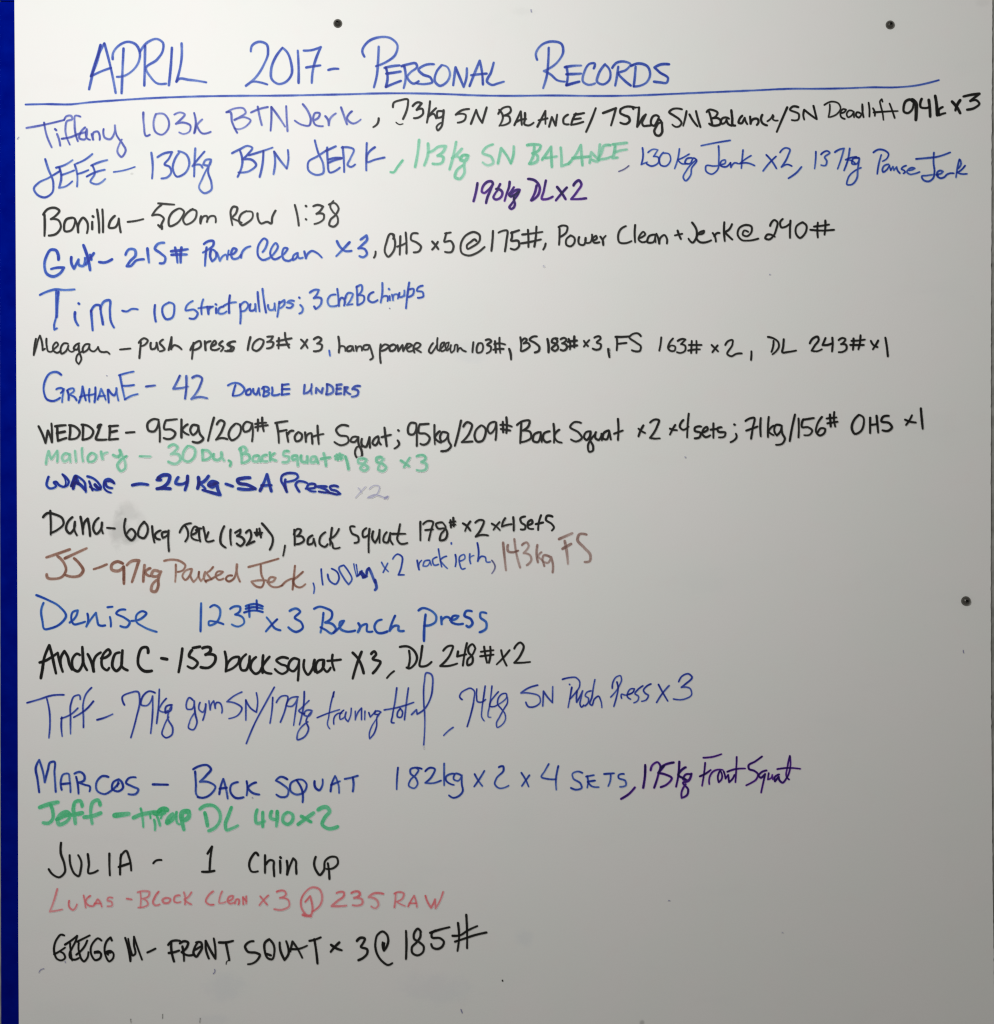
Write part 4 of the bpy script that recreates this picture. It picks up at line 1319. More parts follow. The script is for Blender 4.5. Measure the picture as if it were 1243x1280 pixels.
4170 7913 4270 7812 4301 7762 4260 7772 4260 7863 4321 7893 4441 7883
4482 7792 4502 7832 4476 7903 4542 7812 4582 7802 4592 7893 4657 7895
4773 7746 4723 7762 4683 7842 4713 7903 4844 7893
4940 7698 4903 7782 4873 7883 4944 7822 4980 7826 4984 7879 5048 7887
W press denimblue 3.7 .82
5322 7682 5306 7842 5302 8013
5235 7631 5275 7605 5366 7621 5456 7712 5446 7772 5386 7812 5306 7822
5517 7712 5523 7802 5527 7752 5587 7712 5631 7732
5631 7752 5708 7732 5732 7702 5668 7702 5644 7772 5708 7802 5788 7798
5899 7641 5829 7641 5808 7692 5889 7742 5909 7792 5859 7838 5833 7822
6080 7665 6010 7661 6006 7712 6080 7782 6080 7853 6000 7903
L entry boldblack 4.2 | bold black entry reading 153 backsquat X3, DL 248# X2
W Andrea boldblack 3.9 .97
511 8476 528 8387 555 8220 617 8068 649 8178 675 8303 701 8418
497 8282 565 8261 638 8220 722 8162 738 8241 764 8335 785 8397
764 8335 759 8230 806 8141 847 8209 868 8303 900 8371
999 8188 962 8173 921 8209 900 8293 921 8366 973 8392 1020 8335 1041 8251
1030 8089 1036 8188 1046 8293 1088 8376
1098 8178 1130 8241 1172 8392 1172 8261 1203 8199 1260 8157
1266 8230 1339 8209 1381 8157 1360 8120 1308 8157 1271 8251 1287 8345 1344 8376 1365 8350
1496 8157 1454 8167 1412 8251 1412 8345 1454 8387 1506 8345 1527 8230 1532 8131 1522 8241 1527 8335 1595 8379
W C boldblack 4 .97
1852 8160 1838 8094 1788 8094 1731 8205 1737 8325 1798 8386 1898 8386
W dash boldblack 4 .95
2019 8229 2089 8241
W 153 boldblack 4 .97
2281 8108 2260 8265 2234 8402
2411 8100 2502 8084
2401 8128 2367 8205 2421 8235 2472 8285 2411 8355 2347 8329
2532 8104 2633 8104 2633 8134 2572 8184 2693 8205 2693 8255 2612 8345 2512 8341
W backsquat boldblack 3.6 .97
2812 8147 2830 8243 2821 8395
2827 8391 2853 8282 2930 8217 2988 8217 2988 8269 2930 8340 2834 8387
3078 8179 3027 8230 3001 8307 3027 8378 3072 8378 3110 8307 3123 8204 3117 8307 3136 8378
3201 8215 3149 8269 3136 8359 3201 8423 3246 8398 3271 8346
3291 8192 3284 8295 3284 8410
3370 8211 3303 8295 3284 8327 3303 8391 3394 8421
3600 8230 3522 8217 3458 8256 3509 8301 3587 8333 3600 8372 3535 8423 3439 8365
3741 8250 3677 8230 3619 8282 3612 8359 3664 8391 3722 8333 3741 8256 3735 8385 3726 8507
3805 8250 3805 8372 3851 8434 3902 8372 3934 8250 3921 8333 3941 8398
4050 8250 3986 8256 3947 8333 3966 8410 4024 8372 4050 8256 4044 8346 4089 8398 4134 8346
4159 8185 4153 8269 4181 8378
4095 8262 4179 8256 4262 8246
W X3 boldblack 3.9 .95
4411 8160 4472 8225 4548 8416
4522 8148 4462 8305 4411 8482
4643 8174 4683 8144 4703 8174 4663 8235 4757 8275 4723 8345 4663 8416
W comma black 2.9 .95
4928 8390 4883 8426 4839 8476
W DL black 3.2 .95
5000 8088 5105 8084 5185 8144 5215 8225 5185 8305 5105 8355 5084 8345
5115 8134 5125 8245 5105 8345
5281 8074 5265 8205 5255 8329 5326 8325 5396 8275
W 248# black 3.1 .95
5543 8134 5617 8074 5658 8074 5637 8164 5507 8325 5607 8325 5718 8295
5728 8144 5718 8205 5829 8180
5839 8040 5808 8184 5788 8321
5939 8094 5909 8054 5859 8094 5859 8154 5909 8215 5899 8295 5849 8315 5845 8255 5909 8184 5945 8104
6054 8084 6070 8194 6090 8285
6130 8084 6134 8184 6114 8285
6014 8148 6170 8128
6006 8205 6170 8184
W X2 black 3 .95
6267 8128 6291 8225 6335 8321
6372 8128 6291 8225 6211 8305
6432 8108 6512 8034 6543 8064 6512 8184 6432 8285 6522 8285 6629 8275
L entry indigo 2.6 | thin blue entry reading 79kg gym SN/179kg training total, 74kg SN Push Press x3
W Tiff indigo 2.7 .82
340 8786 481 8746 662 8692 799 8686
586 8732 618 8883 626 9044 612 9225
773 8967 767 9084 779 9205
1004 8742 994 8692 934 8702 887 8802 883 8983 883 9174
763 8983 883 8933 974 8853
1145 8597 1074 8682 1040 8802 1044 8963 1044 9094
923 8967 1084 8863 1169 8766
W dash indigo 2.8 .82
1215 8999 1306 8973 1410 8927
W 79kg indigo 2.7 .82
1557 8812 1531 8712 1627 8661 1728 8651 1748 8742 1708 8963 1637 9221
1939 8661 1869 8641 1778 8722 1768 8812 1829 8822 1909 8702 1909 8903 1885 9168
1993 8617 1985 8802 1959 9044
2080 8732 2010 8822 1989 8873 2050 8903 2100 8883
2150 8812 2080 8832 2070 8913 2140 8873 2146 8822 2100 8983 2160 9104 2150 9184 2070 9221 2030 9184 2050 9084 2110 8963
W gym indigo 2.6 .82
2412 8752 2372 8722 2331 8792 2341 8863 2402 8863 2428 8762 2442 8923 2462 9044 2412 9124 2362 9104 2372 9023 2442 8903
2502 8782 2492 8873 2533 8903 2573 8802 2569 8883 2537 9003
2613 8762 2629 8873 2643 8802 2673 8762 2693 8853 2714 8782 2734 8782 2774 8913
W SN indigo 2.6 .82
3025 8651 2924 8702 2840 8772 2944 8792 3025 8853 2984 8933 2864 8983
3075 8752 3075 8883 3075 9003
3075 8752 3135 8853 3206 8903 3222 8762 3206 8661
W slash indigo 2.5 .8
3431 8591 3326 8782 3186 9044 3081 9295
W 179kg indigo 2.6 .82
3411 8718 3403 8863 3377 9040
3457 8782 3527 8702 3592 8702 3578 8822 3507 9028
3729 8712 3628 8732 3588 8822 3638 8832 3719 8732 3698 8883 3672 9068
3805 8645 3799 8802 3745 9060
3865 8758 3769 8853 3739 8883 3809 8923
3900 8883 3829 8883 3799 8933 3859 8953 3900 8893 3829 9023 3859 9104 3789 9225 3719 9245 3719 9184 3849 9023
W training indigo 2.2 .86
4178 8648 4141 8781 4111 8962 4099 9071 4123 9109
4172 8660 4168 8709 w2.6
3966 8972 4093 8920 4244 8872
4175 9053 4190 8950 4226 8920 4274 8914
4298 8878 4250 8938 4256 8992 4298 8974 4328 8902 4322 8986 4353 9020 4383 8950 4392 8853
4443 8890 4443 8998 4479 8902 4521 8853 4521 8998
4564 8890 4561 8998
4612 8908 4630 8962 4672 8920 4696 8884
4763 8902 4708 8890 4684 8926 4721 8932 4763 8902 4721 8950 4708 9083 4672 9179 4624 9234 4618 9191 4648 9083 4708 8986 4745 8926
W total indigo 2.6 .82
4962 8600 4938 8781 4908 8950 4902 9034 4926 9037
4805 8875 4986 8841 5173 8781
5010 8859 4974 8902 4974 8962 5010 8968 5034 8902 4998 8853
5107 8600 5083 8781 5058 8998
5147 8933 5197 8883 5207 8873 5217 8927 5288 8883 5378 8742 5408 8601 5378 8420 5338 8410 5308 8521 5298 8742 5312 8963 5298 9325
W comma indigo 2.7 .82
5666 9094 5610 9134 5549 9194
W 74kg indigo 2.3 .86
5778 8745 5749 8713 5765 8664 5822 8624 5886 8604 5926 8632 5926 8745 5894 8906 5842 9083
5963 8612 5959 8697 5975 8773 6023 8777 6071 8745
6067 8576 6047 8721 6027 8865 6027 8970 6055 9012
6152 8576 6136 8721 6119 8841 6103 8922 6107 8962 6136 8966
6232 8648 6176 8713 6136 8769 6128 8829 6176 8833 6224 8809
6224 8809 6288 8769 6337 8713 6329 8672 6288 8672 6232 8729 6224 8801 6272 8865 6313 8922 6321 8986 6280 9059 6216 9091 6208 9051 6248 8962 6305 8857 6345 8785 6345 8721 6333 8688
W SN indigo 2.6 .82
6723 8565 6606 8602 6516 8662 6626 8666 6747 8712 6757 8773 6687 8833 6606 8833 6576 8779
6787 8827 6797 8642 6837 8702 6908 8783 6912 8582
W Push indigo 2.4 .86
7034 8492 7116 8472 7203 8472 7246 8516 7246 8583 7203 8651 7126 8738
7121 8554 7124 8558
7150 8593 7135 8680 7104 8844
7217 8637 7208 8719 7212 8777 7246 8719 7285 8637 7265 8728 7256 8815 7270 8839 7299 8815
7391 8637 7333 8661 7319 8699 7357 8728 7357 8777 7314 8825
7439 8497 7420 8593 7401 8719 7381 8805 7396 8815 7434 8738 7483 8704 7512 8757 7526 8844
W Press indigo 2.4 .86
7656 8603 7666 8526 7714 8458 7758 8448 7772 8487 7743 8574 7637 8714
7714 8526 7729 8593 7710 8709 7676 8830
7772 8728 7772 8680 7821 8690 7869 8680
7859 8680 7917 8651 7932 8612 7888 8612 7850 8661 7845 8709 7883 8740
8038 8574 7975 8622 7941 8670 7985 8709 7975 8757 7927 8786
8139 8550 8081 8583 8047 8632 8072 8670 8105 8690 8081 8748 8023 8767
W x3 indigo 2.6 .82
8234 8557 8290 8662 8350 8763
8366 8572 8280 8672 8210 8783
8487 8521 8531 8451 8612 8425 8652 8461 8572 8551 8521 8592 8632 8612 8648 8682 8551 8742 8421 8738
L entry blue 3 | blue capital entry reading BACK SQUAT 182kg x2 x4 SETS
W MARCOS navy 3.3 .86
491 9903 470 9742 450 9591 491 9501 531 9621 561 9778 601 9621 631 9531 672 9521 682 9661 698 9899
772 9873 762 9762 792 9682 853 9672 873 9762 883 9903
772 9802 873 9792
953 9712 973 9802 983 9923
933 9672 1003 9651 1054 9692 1054 9752 983 9782 1064 9812 1124 9832 1120 9893
1355 9712 1285 9702 1205 9792 1215 9883 1305 9927 1406 9873 1486 9792
1486 9742 1416 9782 1406 9863 1476 9893 1536 9853 1526 9782 1486 9742 1466 9832
1697 9718 1607 9732 1577 9782 1657 9832 1731 9873 1707 9919 1607 9927
W dash navy 3.2 .88
1912 9806 2100 9810
W BACK navy 3.4 .86
2441 9645 2451 9802 2461 9939 2492 9973
2417 9617 2482 9581 2602 9571 2638 9611 2582 9692 2502 9772 2622 9782 2693 9832 2642 9923 2542 9973 2472 9963
2743 9927 2763 9822 2793 9738 2823 9842 2848 9983
2747 9859 2834 9847
2974 9778 2894 9812 2884 9903 2944 9973 3045 9967
3085 9766 3095 9842 3085 9943
3202 9782 3105 9853 3145 9903 3242 9933
W SQUAT navy 3.2 .86
3592 9742 3507 9712 3451 9758 3527 9802 3608 9883 3588 9953 3507 9963 3457 9933
3729 9746 3638 9792 3638 9893 3708 9933 3809 9893 3833 9802 3789 9752 3719 9746
3708 9752 3779 9883 3785 10028
3934 9766 3950 9853 3990 9879 4030 9822 4034 9742
4135 9893 4151 9792 4191 9702 4231 9802 4241 9913
4141 9812 4251 9766
4412 9722 4422 9802 4412 9893
4312 9738 4392 9722 4473 9698
W 182kg navy 2.8 .84
4977 9597 4965 9732 4961 9867
5273 9611 5212 9597 5132 9621 5132 9661 5202 9732 5222 9802 5182 9853 5112 9822 5132 9752 5202 9682 5232 9621 5192 9597
5319 9641 5383 9597 5434 9611 5403 9702 5319 9786 5403 9792 5514 9758
5554 9545 5554 9682 5554 9818
5675 9672 5574 9722 5574 9742 5675 9812
5765 9692 5695 9672 5675 9742 5725 9762 5775 9692 5775 9802 5786 9893 5735 9953 5665 9973 5615 9943
W x2 navy 2.8 .82
5936 9678 5977 9752 6031 9826
6057 9637 5987 9752 5930 9832
6238 9591 6292 9581 6298 9621 6208 9732 6188 9802 6228 9847 6359 9822
W x4 navy 2.9 .8
6520 9661 6570 9742 6610 9832
6620 9692 6570 9762 6526 9826
6862 9551 6811 9641 6771 9712 6851 9738 6952 9742
6982 9577 6952 9742 6956 9873
W SETS navy 2.9 .8
7281 9662 7220 9645 7158 9676 7165 9724 7261 9799 7274 9847 7206 9872 7140 9850
7343 9703 7354 9779 7343 9847
7329 9708 7425 9690
7439 9758 7350 9772 7397 9827 7486 9840
7637 9683 7630 9765 7605 9827
7555 9676 7678 9667
7801 9676 7733 9697 7733 9717 7821 9765 7828 9813 7753 9836
L entry_addition purple 3.4 | dark purple addition reading 175kg Front Squat
W comma purple 3.4 .97
7938 9844 7876 9915 7767 9987
W 175kg purple 3.3 .95
8068 9563 8065 9697 8043 9847
8136 9628 8157 9567 8225 9530 8252 9560 8232 9683 8180 9847
8423 9532 8303 9566 8263 9592
8303 9572 8232 9663 8323 9683 8399 9727 8343 9803 8263 9840
8494 9522 8484 9683 8454 9834
8574 9592 8484 9693 8554 9733 8574 9743
8645 9683 8574 9683 8544 9743 8605 9753 8645 9673 8605 9763 8544 9783 8605 9874 8594 9934 8524 9974 8520 9924 8574 9803
W Front purple 2.6 .95
8796 9472 8903 9463 9021 9427
8818 9536 8807 9643 8779 9823
8751 9705 8813 9677 8886 9626
8869 9801 8875 9710 8914 9648 8993 9620 9038 9626
8998 9643 8976 9710 8987 9778 9021 9744 9027 9677 9004 9632
9049 9643 9066 9699 9072 9733 9105 9688 9117 9778 9162 9733 9184 9688
9212 9463 9207 9598 9196 9778
9094 9648 9173 9620 9319 9607
W Squat purple 2.7 .95
9528 9457 9443 9519 9359 9575 9364 9609 9432 9637 9477 9677 9455 9744 9398 9784 9331 9817
9584 9632 9522 9654 9488 9699 9511 9722 9556 9688 9567 9677 9545 9778 9517 9907
9612 9665 9601 9744 9646 9722 9657 9688 9663 9744
9742 9682 9685 9722 9691 9767 9736 9710 9747 9755 9781 9784 9838 9722 9883 9575 9877 9451
9877 9451 9849 9575 9843 9722 9866 9744
9719 9615 9849 9600 10006 9611
L entry thickgreen 5.2 | thick green entry reading trap DL 440x2
W Jeff thickgreen 5 .85
497 10094 591 10060 726 10028 w5.6
631 10054 661 10144 657 10245 611 10289 541 10285
712 10245 802 10205 873 10180 842 10154 772 10174 722 10245 738 10305 812 10285 873 10225 w5.4
1028 10080 1003 10013 947 10023 919 10104 933 10205 943 10295
812 10194 923 10184 1028 10164 w6
1253 10064 1225 10003 1168 10023 1138 10104 1140 10205 1154 10295
1054 10215 1144 10205 1259 10164 w6
W dash thickgreen 7.5 .88
1436 10194 1526 10184 1607 10174
W trap thickgreen 4.6 .92
1671 10223 1761 10184 1857 10165 1935 10152 w6
1761 10107 1780 10197 1793 10339 w3.2
1877 10165 1883 10229 w3
1986 10145 2050 10113 2089 10126 w6.6
1935 10165 1986 10165 2050 10152 w8
1928 10248 1941 10313 1938 10377 w3.6
1960 10197 1980 10242 2002 10319 w3.6
2038 10165 2012 10229 w3.4
2092 10281 2115 10229 2160 10178 w7
2095 10287 2147 10248 2198 10203 w6
2208 10152 2205 10216 2224 10294 2250 10306 w3.4
2359 10145 2282 10158 2269 10216 2282 10248 2353 10223 2366 10165 w6.6
2269 10203 2282 10294 2301 10371 w5.6
W DL thickgreen 4.6 .85
2562 10160 2582 10245 2596 10325
2502 10114 2562 10074 2673 10074 2743 10144 2753 10245 2693 10345 2612 10386
2894 10094 2854 10205 2819 10305 2834 10375 2904 10355 2974 10321
W 440 thickgreen 4.6 .8
3216 10124 3196 10225 3206 10285 3306 10265
3286 10154 3286 10225 3286 10335
3397 10144 3387 10225 3447 10245
3467 10144 3467 10225 3457 10329
3598 10154 3548 10194 3544 10275 3598 10305 3658 10255 3658 10184 3608 10154
W x2 thickgreen 5.2 .9
3729 10305 3809 10245 3920 10164 w5.5
3769 10205 3839 10245 3889 10275 w4.5
3980 10124 4091 10094 4121 10134 4060 10225 4030 10305 4091 10355 4221 10335
L entry black 3.2 | black entry reading 1 Chin up
W JULIA black 3.3 .95
765 10536 761 10661 806 10802 812 10902 741 10967 661 10932 611 10866
872 10691 892 10842 942 10932 979 10953 1013 10862 1019 10782 979 10691
1099 10677 1113 10802 1113 10918 1164 10912 1224 10882
1369 10671 1369 10802 1375 10942
1502 10932 1506 10802 1526 10681 1576 10637 1616 10721 1642 10882
1506 10741 1516 10681
1486 10838 1626 10792
W dash black 3 .95
1918 10792 1948 10761 2019 10751
W 1 black 3.2 .95
2596 10671 2652 10584 2632 10721 2622 10878
2527 10898 2612 10898 2682 10886
W Chin black 3.3 .95
3229 10691 3205 10661 3144 10721 3120 10842 3144 10892 3225 10892
3315 10691 3315 10802 3315 10912
3329 10802 3386 10751 3416 10761 3422 10842 3430 10953
3502 10761 3506 10842 3506 10912
3506 10717 3512 10725
3587 10761 3597 10842 3591 10932 3627 10822 3667 10731 3697 10761 3703 10842 3707 10922
W up black 3.3 .95
3949 10711 3929 10802 3959 10892 3999 10938 4049 10882 4069 10761 4140 10711 4210 10721 4226 10792 4170 10852 4079 10862
4100 10792 4114 10882 4120 10987
L entry pink 3.2 | pink entry reading BLOCK Clean x3 @ 235 RAW
W LUKAS pink 3.2 .62
717 11113 681 11244 625 11395 701 11385 778 11369
866 11260 872 11345 912 11375 963 11305
1047 11194 1063 11274 1073 11345
1128 11200 1073 11274 1103 11315 1154 11329
1174 11321 1204 11274 1224 11244 1244 11264 1274 11335
1184 11294 1260 11294
1405 11224 1355 11224 1345 11254 1395 11274 1405 11315 1345 11329
W dash pink 3 .6
1586 11234 1646 11244
W BLOCK pink 3.2 .64
1757 11154 1763 11244 1757 11345
1723 11154 1807 11140 1868 11154 1864 11194 1777 11234 1837 11264 1852 11305 1807 11335 1731 11345
1984 11148 1938 11214 1918 11294 1938 11315 1998 11305
2089 11224 2033 11254 2049 11284 2109 11284 2133 11244 2089 11224
2246 11194 2193 11204 2185 11274 2210 11284 2260 11274
2300 11154 2320 11234 2314 11305
2395 11154 2340 11224 2310 11240 2350 11284 2391 11305
W Clean pink 3.2 .64
2665 11144 2601 11204 2577 11274 2611 11305 2672 11309
2778 11144 2746 11234 2742 11284 2822 11274
2853 11264 2913 11224 2913 11204 2873 11208 2847 11264 2873 11294 2923 11284
2939 11294 2963 11244 2983 11244 2983 11305
3040 11214 3044 11305
3080 11204 3080 11294
3044 11224 3080 11264
W x3 pink 3.2 .66
3255 11204 3295 11254 3341 11309
3355 11194 3295 11254 3245 11315
3462 11148 3567 11148 3577 11174 3502 11224 3607 11254 3617 11325 3546 11369 3430 11365
W at pink 3.3 .62
3818 11274 3878 11204 3898 11274 3908 11385 3898 11425 3838 11455 3798 11445
3908 11395 4009 11305 4029 11204 3989 11113 3908 11093 3818 11154 3764 11264 3778 11365 3828 11435
3788 11435 3888 11455 w4.5
W 235 pink 3.6 .62
4210 11164 4301 11160 4301 11194 4220 11264 4150 11325 4230 11329 4331 11321
4395 11164 4492 11154 4502 11174 4431 11224 4532 11254 4532 11294 4472 11321 4411 11315
4793 11174 4663 11174 4612 11214 4713 11254 4733 11315 4693 11355 4643 11329
W RAW pink 3 .62
4948 11161 4944 11252 4932 11342
4932 11172 4988 11151 5049 11172 5039 11222 4958 11272 5008 11302 5065 11326
5105 11332 5139 11262 5179 11198 5200 11262 5214 11338
5119 11292 5210 11292
5320 11198 5350 11282 5391 11347 5421 11292 5441 11242 5447 11353 5491 11282 5541 11151
L entry black 3.2 | black entry on the lowest written line reading FRONT SQUAT x3 @185#
W GREGG boldblack 2.9 .97
804 11694 767 11684 715 11736 678 11841 684 11924 715 11987 767 12006 814 11976 799 11924 757 11898
678 11929 746 11893 814 11846
814 11809 893 11757 966 11699 950 11757 903 11851 872 11924 882 11976 924 11997 987 11976
877 11788 882 11861 903 12008 w2.6
966 11773 1039 11736 1123 11694
987 11788 982 11851 997 11924 1018 11987 1050 12018 1092 11976 1107 11903
1092 11757 1071 11809 1018 11882 956 11935
1269 11757 1227 11731 1175 11773 1139 11841 1144 11935 1196 12003 1254 11976 1264 11924 1227 11893 1186 11914
1191 11903 1238 11903 w4
1400 11757 1384 11720 1343 11757 1311 11841 1322 11945 1369 12018 1416 11976 1416 11914 1384 11888 1332 11903 1353 11935
1332 11909 1384 11903 w4
W M boldblack 2.8 .97
1567 11725 1599 11830 1630 12018
1604 11736 1630 11861 1646 11914 1661 11945 1682 11935 1677 11809 1677 11710 1709 11809 1777 11997
1633 12013 1630 11914 w3.2
W dash black 3.2 .97
1844 11907 1898 11883 1944 11859
W FRONT black 3.4 .97
2141 11772 2145 11883 2177 12019
2105 11812 2141 11772 2251 11762
2111 11913 2181 11903 2241 11883
2282 11832 2298 11923 2302 12013
2251 11792 2312 11766 2352 11782 2342 11832 2272 11903 2352 11943 2432 11933
2453 11782 2513 11782 2527 11842 2493 11913 2453 11959 2426 11933 2438 11842 2483 11772
2442 11873 2513 11832
2573 11762 2579 11883 2613 11983
2573 11762 2634 11883 2694 11983 2694 11863 2674 11732
2825 11782 2845 11883 2869 12003
2740 11782 2825 11782 2915 11762
2869 12003 2835 12023 2829 12054 w1
W SQUAT black 3.4 .97
3171 11766 3126 11772 3066 11832 3096 11893 3207 11913 3247 11933 3217 12003 3146 12048 3102 12054
3368 11742 3317 11782 3311 11883 3358 11983 3398 11993 3432 11903 3418 11802 3368 11742
3327 11923 3388 11943
3498 11782 3508 11883 3559 11999 3609 11923 3599 11822 3579 11766
3629 11893 3659 11772 3710 11842 3780 11973
3639 11863 3730 11863 3840 11822
3931 11742 3951 11863 3971 12044
3870 11762 3941 11746 4011 11718
W x3 black 3.6 .97
4142 11812 4202 11853 4273 11879
4243 11782 4192 11832 4136 11899
4464 11762 4514 11722 4560 11732 4534 11802 4514 11832 4594 11873 4594 11913 4544 11973 4484 12003
W at black 3.1 .97
4786 11782 4786 11832 4802 11883 4836 11832 4856 11752 4836 11682 4786 11645 4725 11682 4695 11782 4715 11923 4786 12023 4856 12064 4906 12040
4806 11792 4796 11873
W 185# black 3.3 .97
5077 11637 5083 11802 5077 11987
5264 11651 5228 11611 5178 11672 5178 11732 5248 11782 5298 11832 5288 11903 5218 11943 5158 11913 5152 11842 5208 11782 5258 11702 5258 11661
5449 11631 5399 11672 5399 11712 5510 11732 5550 11772 5530 11832 5469 11863 5409 11842 5393 11802
5379 11661 5500 11621 5620 11591
5727 11537 5741 11702 5721 11887
5831 11436 5841 11641 5841 11853
5660 11698 5751 11692 5851 11631 5968 11577
5691 11772 5811 11732 5932 11692 6083 11657
'''
G = 0.5                                          # grid step of the ink film, mm
def smooth_path(pts, step=0.45):
    n = len(pts)
    if n == 1: return [pts[0]]
    P_ = [np.array(p, float) for p in pts]
    corner = [False]*n
    for i in range(1, n-1):
        a, b_ = P_[i]-P_[i-1], P_[i+1]-P_[i]
        la, lb = np.hypot(*a), np.hypot(*b_)
        if la > 0 and lb > 0 and (a @ b_)/(la*lb) < math.cos(math.radians(108)): corner[i] = True
    tan = []
    for i in range(n):
        if i == 0 or i == n-1 or corner[i]: tan.append(None)
        else:
            la, lb = np.hypot(*(P_[i]-P_[i-1]))+1e-6, np.hypot(*(P_[i+1]-P_[i]))+1e-6
            da, db = (P_[i]-P_[i-1])/la, (P_[i+1]-P_[i])/lb
            tan.append((da*lb + db*la)/(la+lb))
    out = []
    for i in range(n-1):
        a, b_ = P_[i], P_[i+1]; L_ = np.hypot(*(b_-a))
        if L_ < 1e-6: continue
        ch = (b_-a)/L_
        ta, tb = tan[i], tan[i+1]
        if ta is None: ta = ch if tb is None else (2*ch*(ch @ tb) - tb)*0.6 + ch*0.4
        if tb is None: tb = ch if tan[i] is None else (2*ch*(ch @ ta) - ta)*0.6 + ch*0.4
        m = max(2, int(L_/step))
        for k in range(m):
            t = k/m; t2, t3 = t*t, t*t*t
            out.append((2*t3-3*t2+1)*a + (t3-2*t2+t)*L_*ta + (3*t2-2*t3)*b_ + (t3-t2)*L_*tb)
    out.append(P_[-1])
    return out
nrg = np.random.RandomState(7)
def film(strokes, vary=.16, over=.35, fat=.82):
    """density field of one word on a grid -> mesh"""
    allp = [p for s in strokes for p in s[0]]
    xs = [p[0] for p in allp]; ys_ = [p[1] for p in allp]
    x0, y0 = min(xs)-6, min(ys_)-6
    nx, ny = int((max(xs)+6-x0)/G)+2, int((max(ys_)+6-y0)/G)+2
    total = np.zeros((ny, nx))
    for pts, w, d in strokes:
        f = np.zeros((ny, nx)); path = smooth_path(pts); n = len(path)
        ph = nrg.uniform(0, 6.28, 6); L_ = n*0.45
        speed = nrg.uniform(.90, 1.08); taper = nrg.uniform(0, .28) if L_ > 12 else 0.0
        for i, p in enumerate(path):
            s = i*0.45
            r = w/2*fat*(1 + .07*math.sin(s/9+ph[0]) + .04*math.sin(s/3.7+ph[1]))*speed**.3*(1 - taper*max(0.0, s/max(L_, 1) - .45))
            e = min(i, n-1-i)*0.45
            if e < 1.6 and L_ > 6: r *= .90 + .1*e/1.6
            dd = d*(1 + vary*math.sin(s/11+ph[2]) + .6*vary*math.sin(s/4.3+ph[3]))*speed*(1 - .6*taper*s/max(L_, 1))
            if s < 2.5: dd *= 1.16
            elif (n-1-i)*.45 < 2.0: dd *= 1.10
            R = r + .9
            ia, ib = int((p[0]-R-x0)/G), int((p[0]+R-x0)/G)+2
            ja, jb = int((p[1]-R-y0)/G), int((p[1]+R-y0)/G)+2
            ia, ja = max(ia, 0), max(ja, 0)
            gx = x0 + np.arange(ia, min(ib, nx))*G - p[0]; gy = y0 + np.arange(ja, min(jb, ny))*G - p[1]
            dist = np.sqrt(gx[None, :]**2 + gy[:, None]**2)
            c = np.clip((r + .35 - dist)/.7, 0, 1)
            rim = 1 + .13*np.clip(1 - np.abs(dist-(r-.7))/.6, 0, 1)
            v = c*dd*rim
            sl_ = f[ja:ja+len(gy), ia:ia+len(gx)]
            np.maximum(sl_, v, out=sl_)
        total = total + f*(1 - over*np.clip(total/1.2, 0, 1))
    total = np.minimum(total, 2.2)
    ink = total > 0.012
    cell = ink[:-1, :-1] | ink[1:, :-1] | ink[:-1, 1:] | ink[1:, 1:]
    jj, ii = np.nonzero(cell)
    idx = -np.ones((ny, nx), int)
    used = np.zeros((ny, nx), bool)
    for a in (0, 1):
        for b_ in (0, 1): used[jj+a, ii+b_] = True
    vj, vi = np.nonzero(used); idx[vj, vi] = np.arange(len(vj))
    co = np.zeros((len(vj), 3))
    co[:, 0] = (x0 + vi*G - W_PX/2)*MM; co[:, 2] = ZC + (H_PX/2 - (y0 + vj*G))*MM
    quads = np.stack([idx[jj, ii], idx[jj+1, ii], idx[jj+1, ii+1], idx[jj, ii+1]], 1)
    return co, quads, total[vj, vi]
layer = 0
def word_object(name, text, ink, strokes, parent):
    global layer
    if not strokes: return
    vary, over = (.06, .5) if 'black' in ink else (.10, .88) if ink in ('green', 'thickgreen', 'pink') else (.16, .5)
    co, quads, dens = film(strokes, vary, over, .95 if ink in ('green', 'thickgreen', 'brown', 'palebrown', 'inkblue') else .83)
    layer += 1
    co[:, 1] = -(0.00012 + 0.000004*(layer % 150))
    org = Vector((float(co[:, 0].mean()), float(co[0, 1]), float(co[:, 2].mean())))
    co -= np.array(org)
    me = bpy.data.meshes.new(name)
    me.vertices.add(len(co)); me.vertices.foreach_set('co', co.astype(np.float32).ravel())
    me.loops.add(quads.size); me.loops.foreach_set('vertex_index', quads.astype(np.int32).ravel())
    me.polygons.add(len(quads)); me.polygons.foreach_set('loop_start', np.arange(0, quads.size, 4, dtype=np.int32))
    me.update(calc_edges=True); me.validate()
    a = me.attributes.new('ink', 'FLOAT', 'POINT'); a.data.foreach_set('value', dens.astype(np.float32))
    o = link(name, me, M_INK[ink], parent)
    o.location = org
    if name in ('word', 'name'):
        o['label'] = HUE[ink] + (' handwritten first name' if text in NAMES_OF_PEOPLE else ' handwritten ' + text)
PUNCT = {'comma': 'comma', 'dash': 'dash', 'slash': 'slash', 'semicolon': 'semicolon', 'plus': 'plus_sign', 'at': 'at_sign', 'rule': 'ruled_line'}
ox = oy = 0.0; sc = 4.972
entry = None; cur = None
def flush():
    if cur and cur['s']: word_object(cur['name'], cur['text'], cur['ink'], cur['s'], cur['entry'])
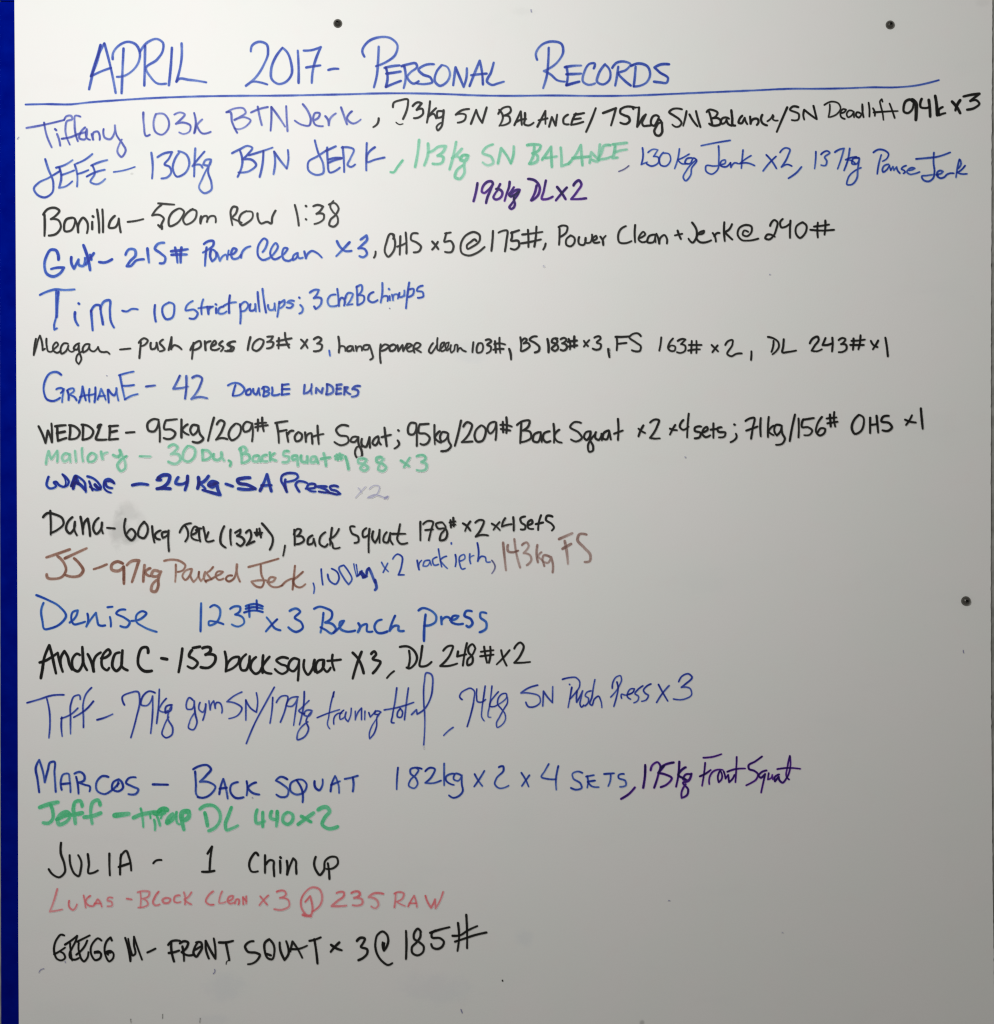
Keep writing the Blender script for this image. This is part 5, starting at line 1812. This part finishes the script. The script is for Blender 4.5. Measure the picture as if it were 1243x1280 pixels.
for line in INK.strip().splitlines():
    t = line.split()
    if not t: continue
    if t[0] == '@':
        ox, oy = float(t[1]), float(t[2]); sc = float(t[3]) if len(t) > 3 else 4.972
    elif t[0] == 'L':
        flush(); cur = None
        lab = line.split('|')[1].strip()
        entry = link({'heading': 'heading', 'underline': 'underline', 'entry': 'written_line', 'entry_addition': 'written_note'}[t[1]], None, parent=board, label=lab)
        base_w = float(t[3]); base_ink = t[2]
    elif t[0] == 'W':
        flush()
        txt = t[1]; ink = t[2] if len(t) > 2 else base_ink; w = float(t[3]) if len(t) > 3 else base_w; d = float(t[4]) if len(t) > 4 else .85
        nm = PUNCT.get(txt, 'name' if txt in NAMES_OF_PEOPLE else 'word')
        cur = dict(name=nm, text=txt, ink=ink, w=w, d=.58 + .5*d, s=[], entry=entry)
    else:
        w = cur['w']; v = []
        for q in t:
            if q[0] == 'w': w = float(q[1:])
            else: v.append(float(q))
        pts = [(ox + v[i]/sc, oy + v[i+1]/sc) for i in range(0, len(v) - 1, 2)]
        cur['s'].append((pts, w, cur['d']))
flush()

# specks and stray ticks of marker on the board: (stroke points, width, ink, strength)
spk = link('stray_marks', None, parent=board)
for pts, w, ink, d in [([(628.2, 1225.5), (628.6, 1226.3)], 1.7, 'black', .9), ([(962.2, 343), (963, 343.2)], 1.5, 'greyblue', .6),
                       ([(49, 1215.5), (51, 1212.5), (55, 1211)], 1.1, 'greyblue', .8), ([(664, 12), (664.4, 15)], 1.2, 'greyblue', .5),
                       ([(1204.3, 813), (1204.8, 816)], 1.0, 'greyblue', .8), ([(203.5, 1268), (203.3, 1273)], 1.0, 'black', .3),
                       ([(250.5, 1273), (250, 1278)], 1.0, 'black', .25), ([(163.5, 1274), (164, 1278)], 1.0, 'black', .3), ([(576.5, 1262), (578, 1266)], 1.3, 'greyblue', .7),
                       ([(22, 173.5), (23.5, 171.5)], 1.4, 'greyblue', .6), ([(487, 385.2), (487.5, 385.4)], 1.3, 'greyblue', .9),
                       ([(133.5, 469.4), (134, 469.6)], 1.2, 'greyblue', .7), ([(81.5, 1202), (82, 1203)], 1.3, 'greyblue', .7), ([(268.5, 1212), (269, 1214), (267, 1217)], 1.1, 'greyblue', .8),
                       ([(856.5, 571), (857.5, 572)], 1.5, 'greyblue', .35), ([(679.5, 332), (680.5, 333.5)], 1.7, 'greyblue', .25), ([(836, 1125.8), (837.5, 1126)], 1.0, 'greyblue', .6),
                       ([(978, 1165.5), (979, 1166)], 1.2, 'greyblue', .4), ([(315.5, 997), (316, 997.5)], 1.1, 'greyblue', .6), ([(530, 933), (530.3, 936)], 1.0, 'greyblue', .2)]:
    word_object('speck', '', ink, [(pts, w, d)], spk)
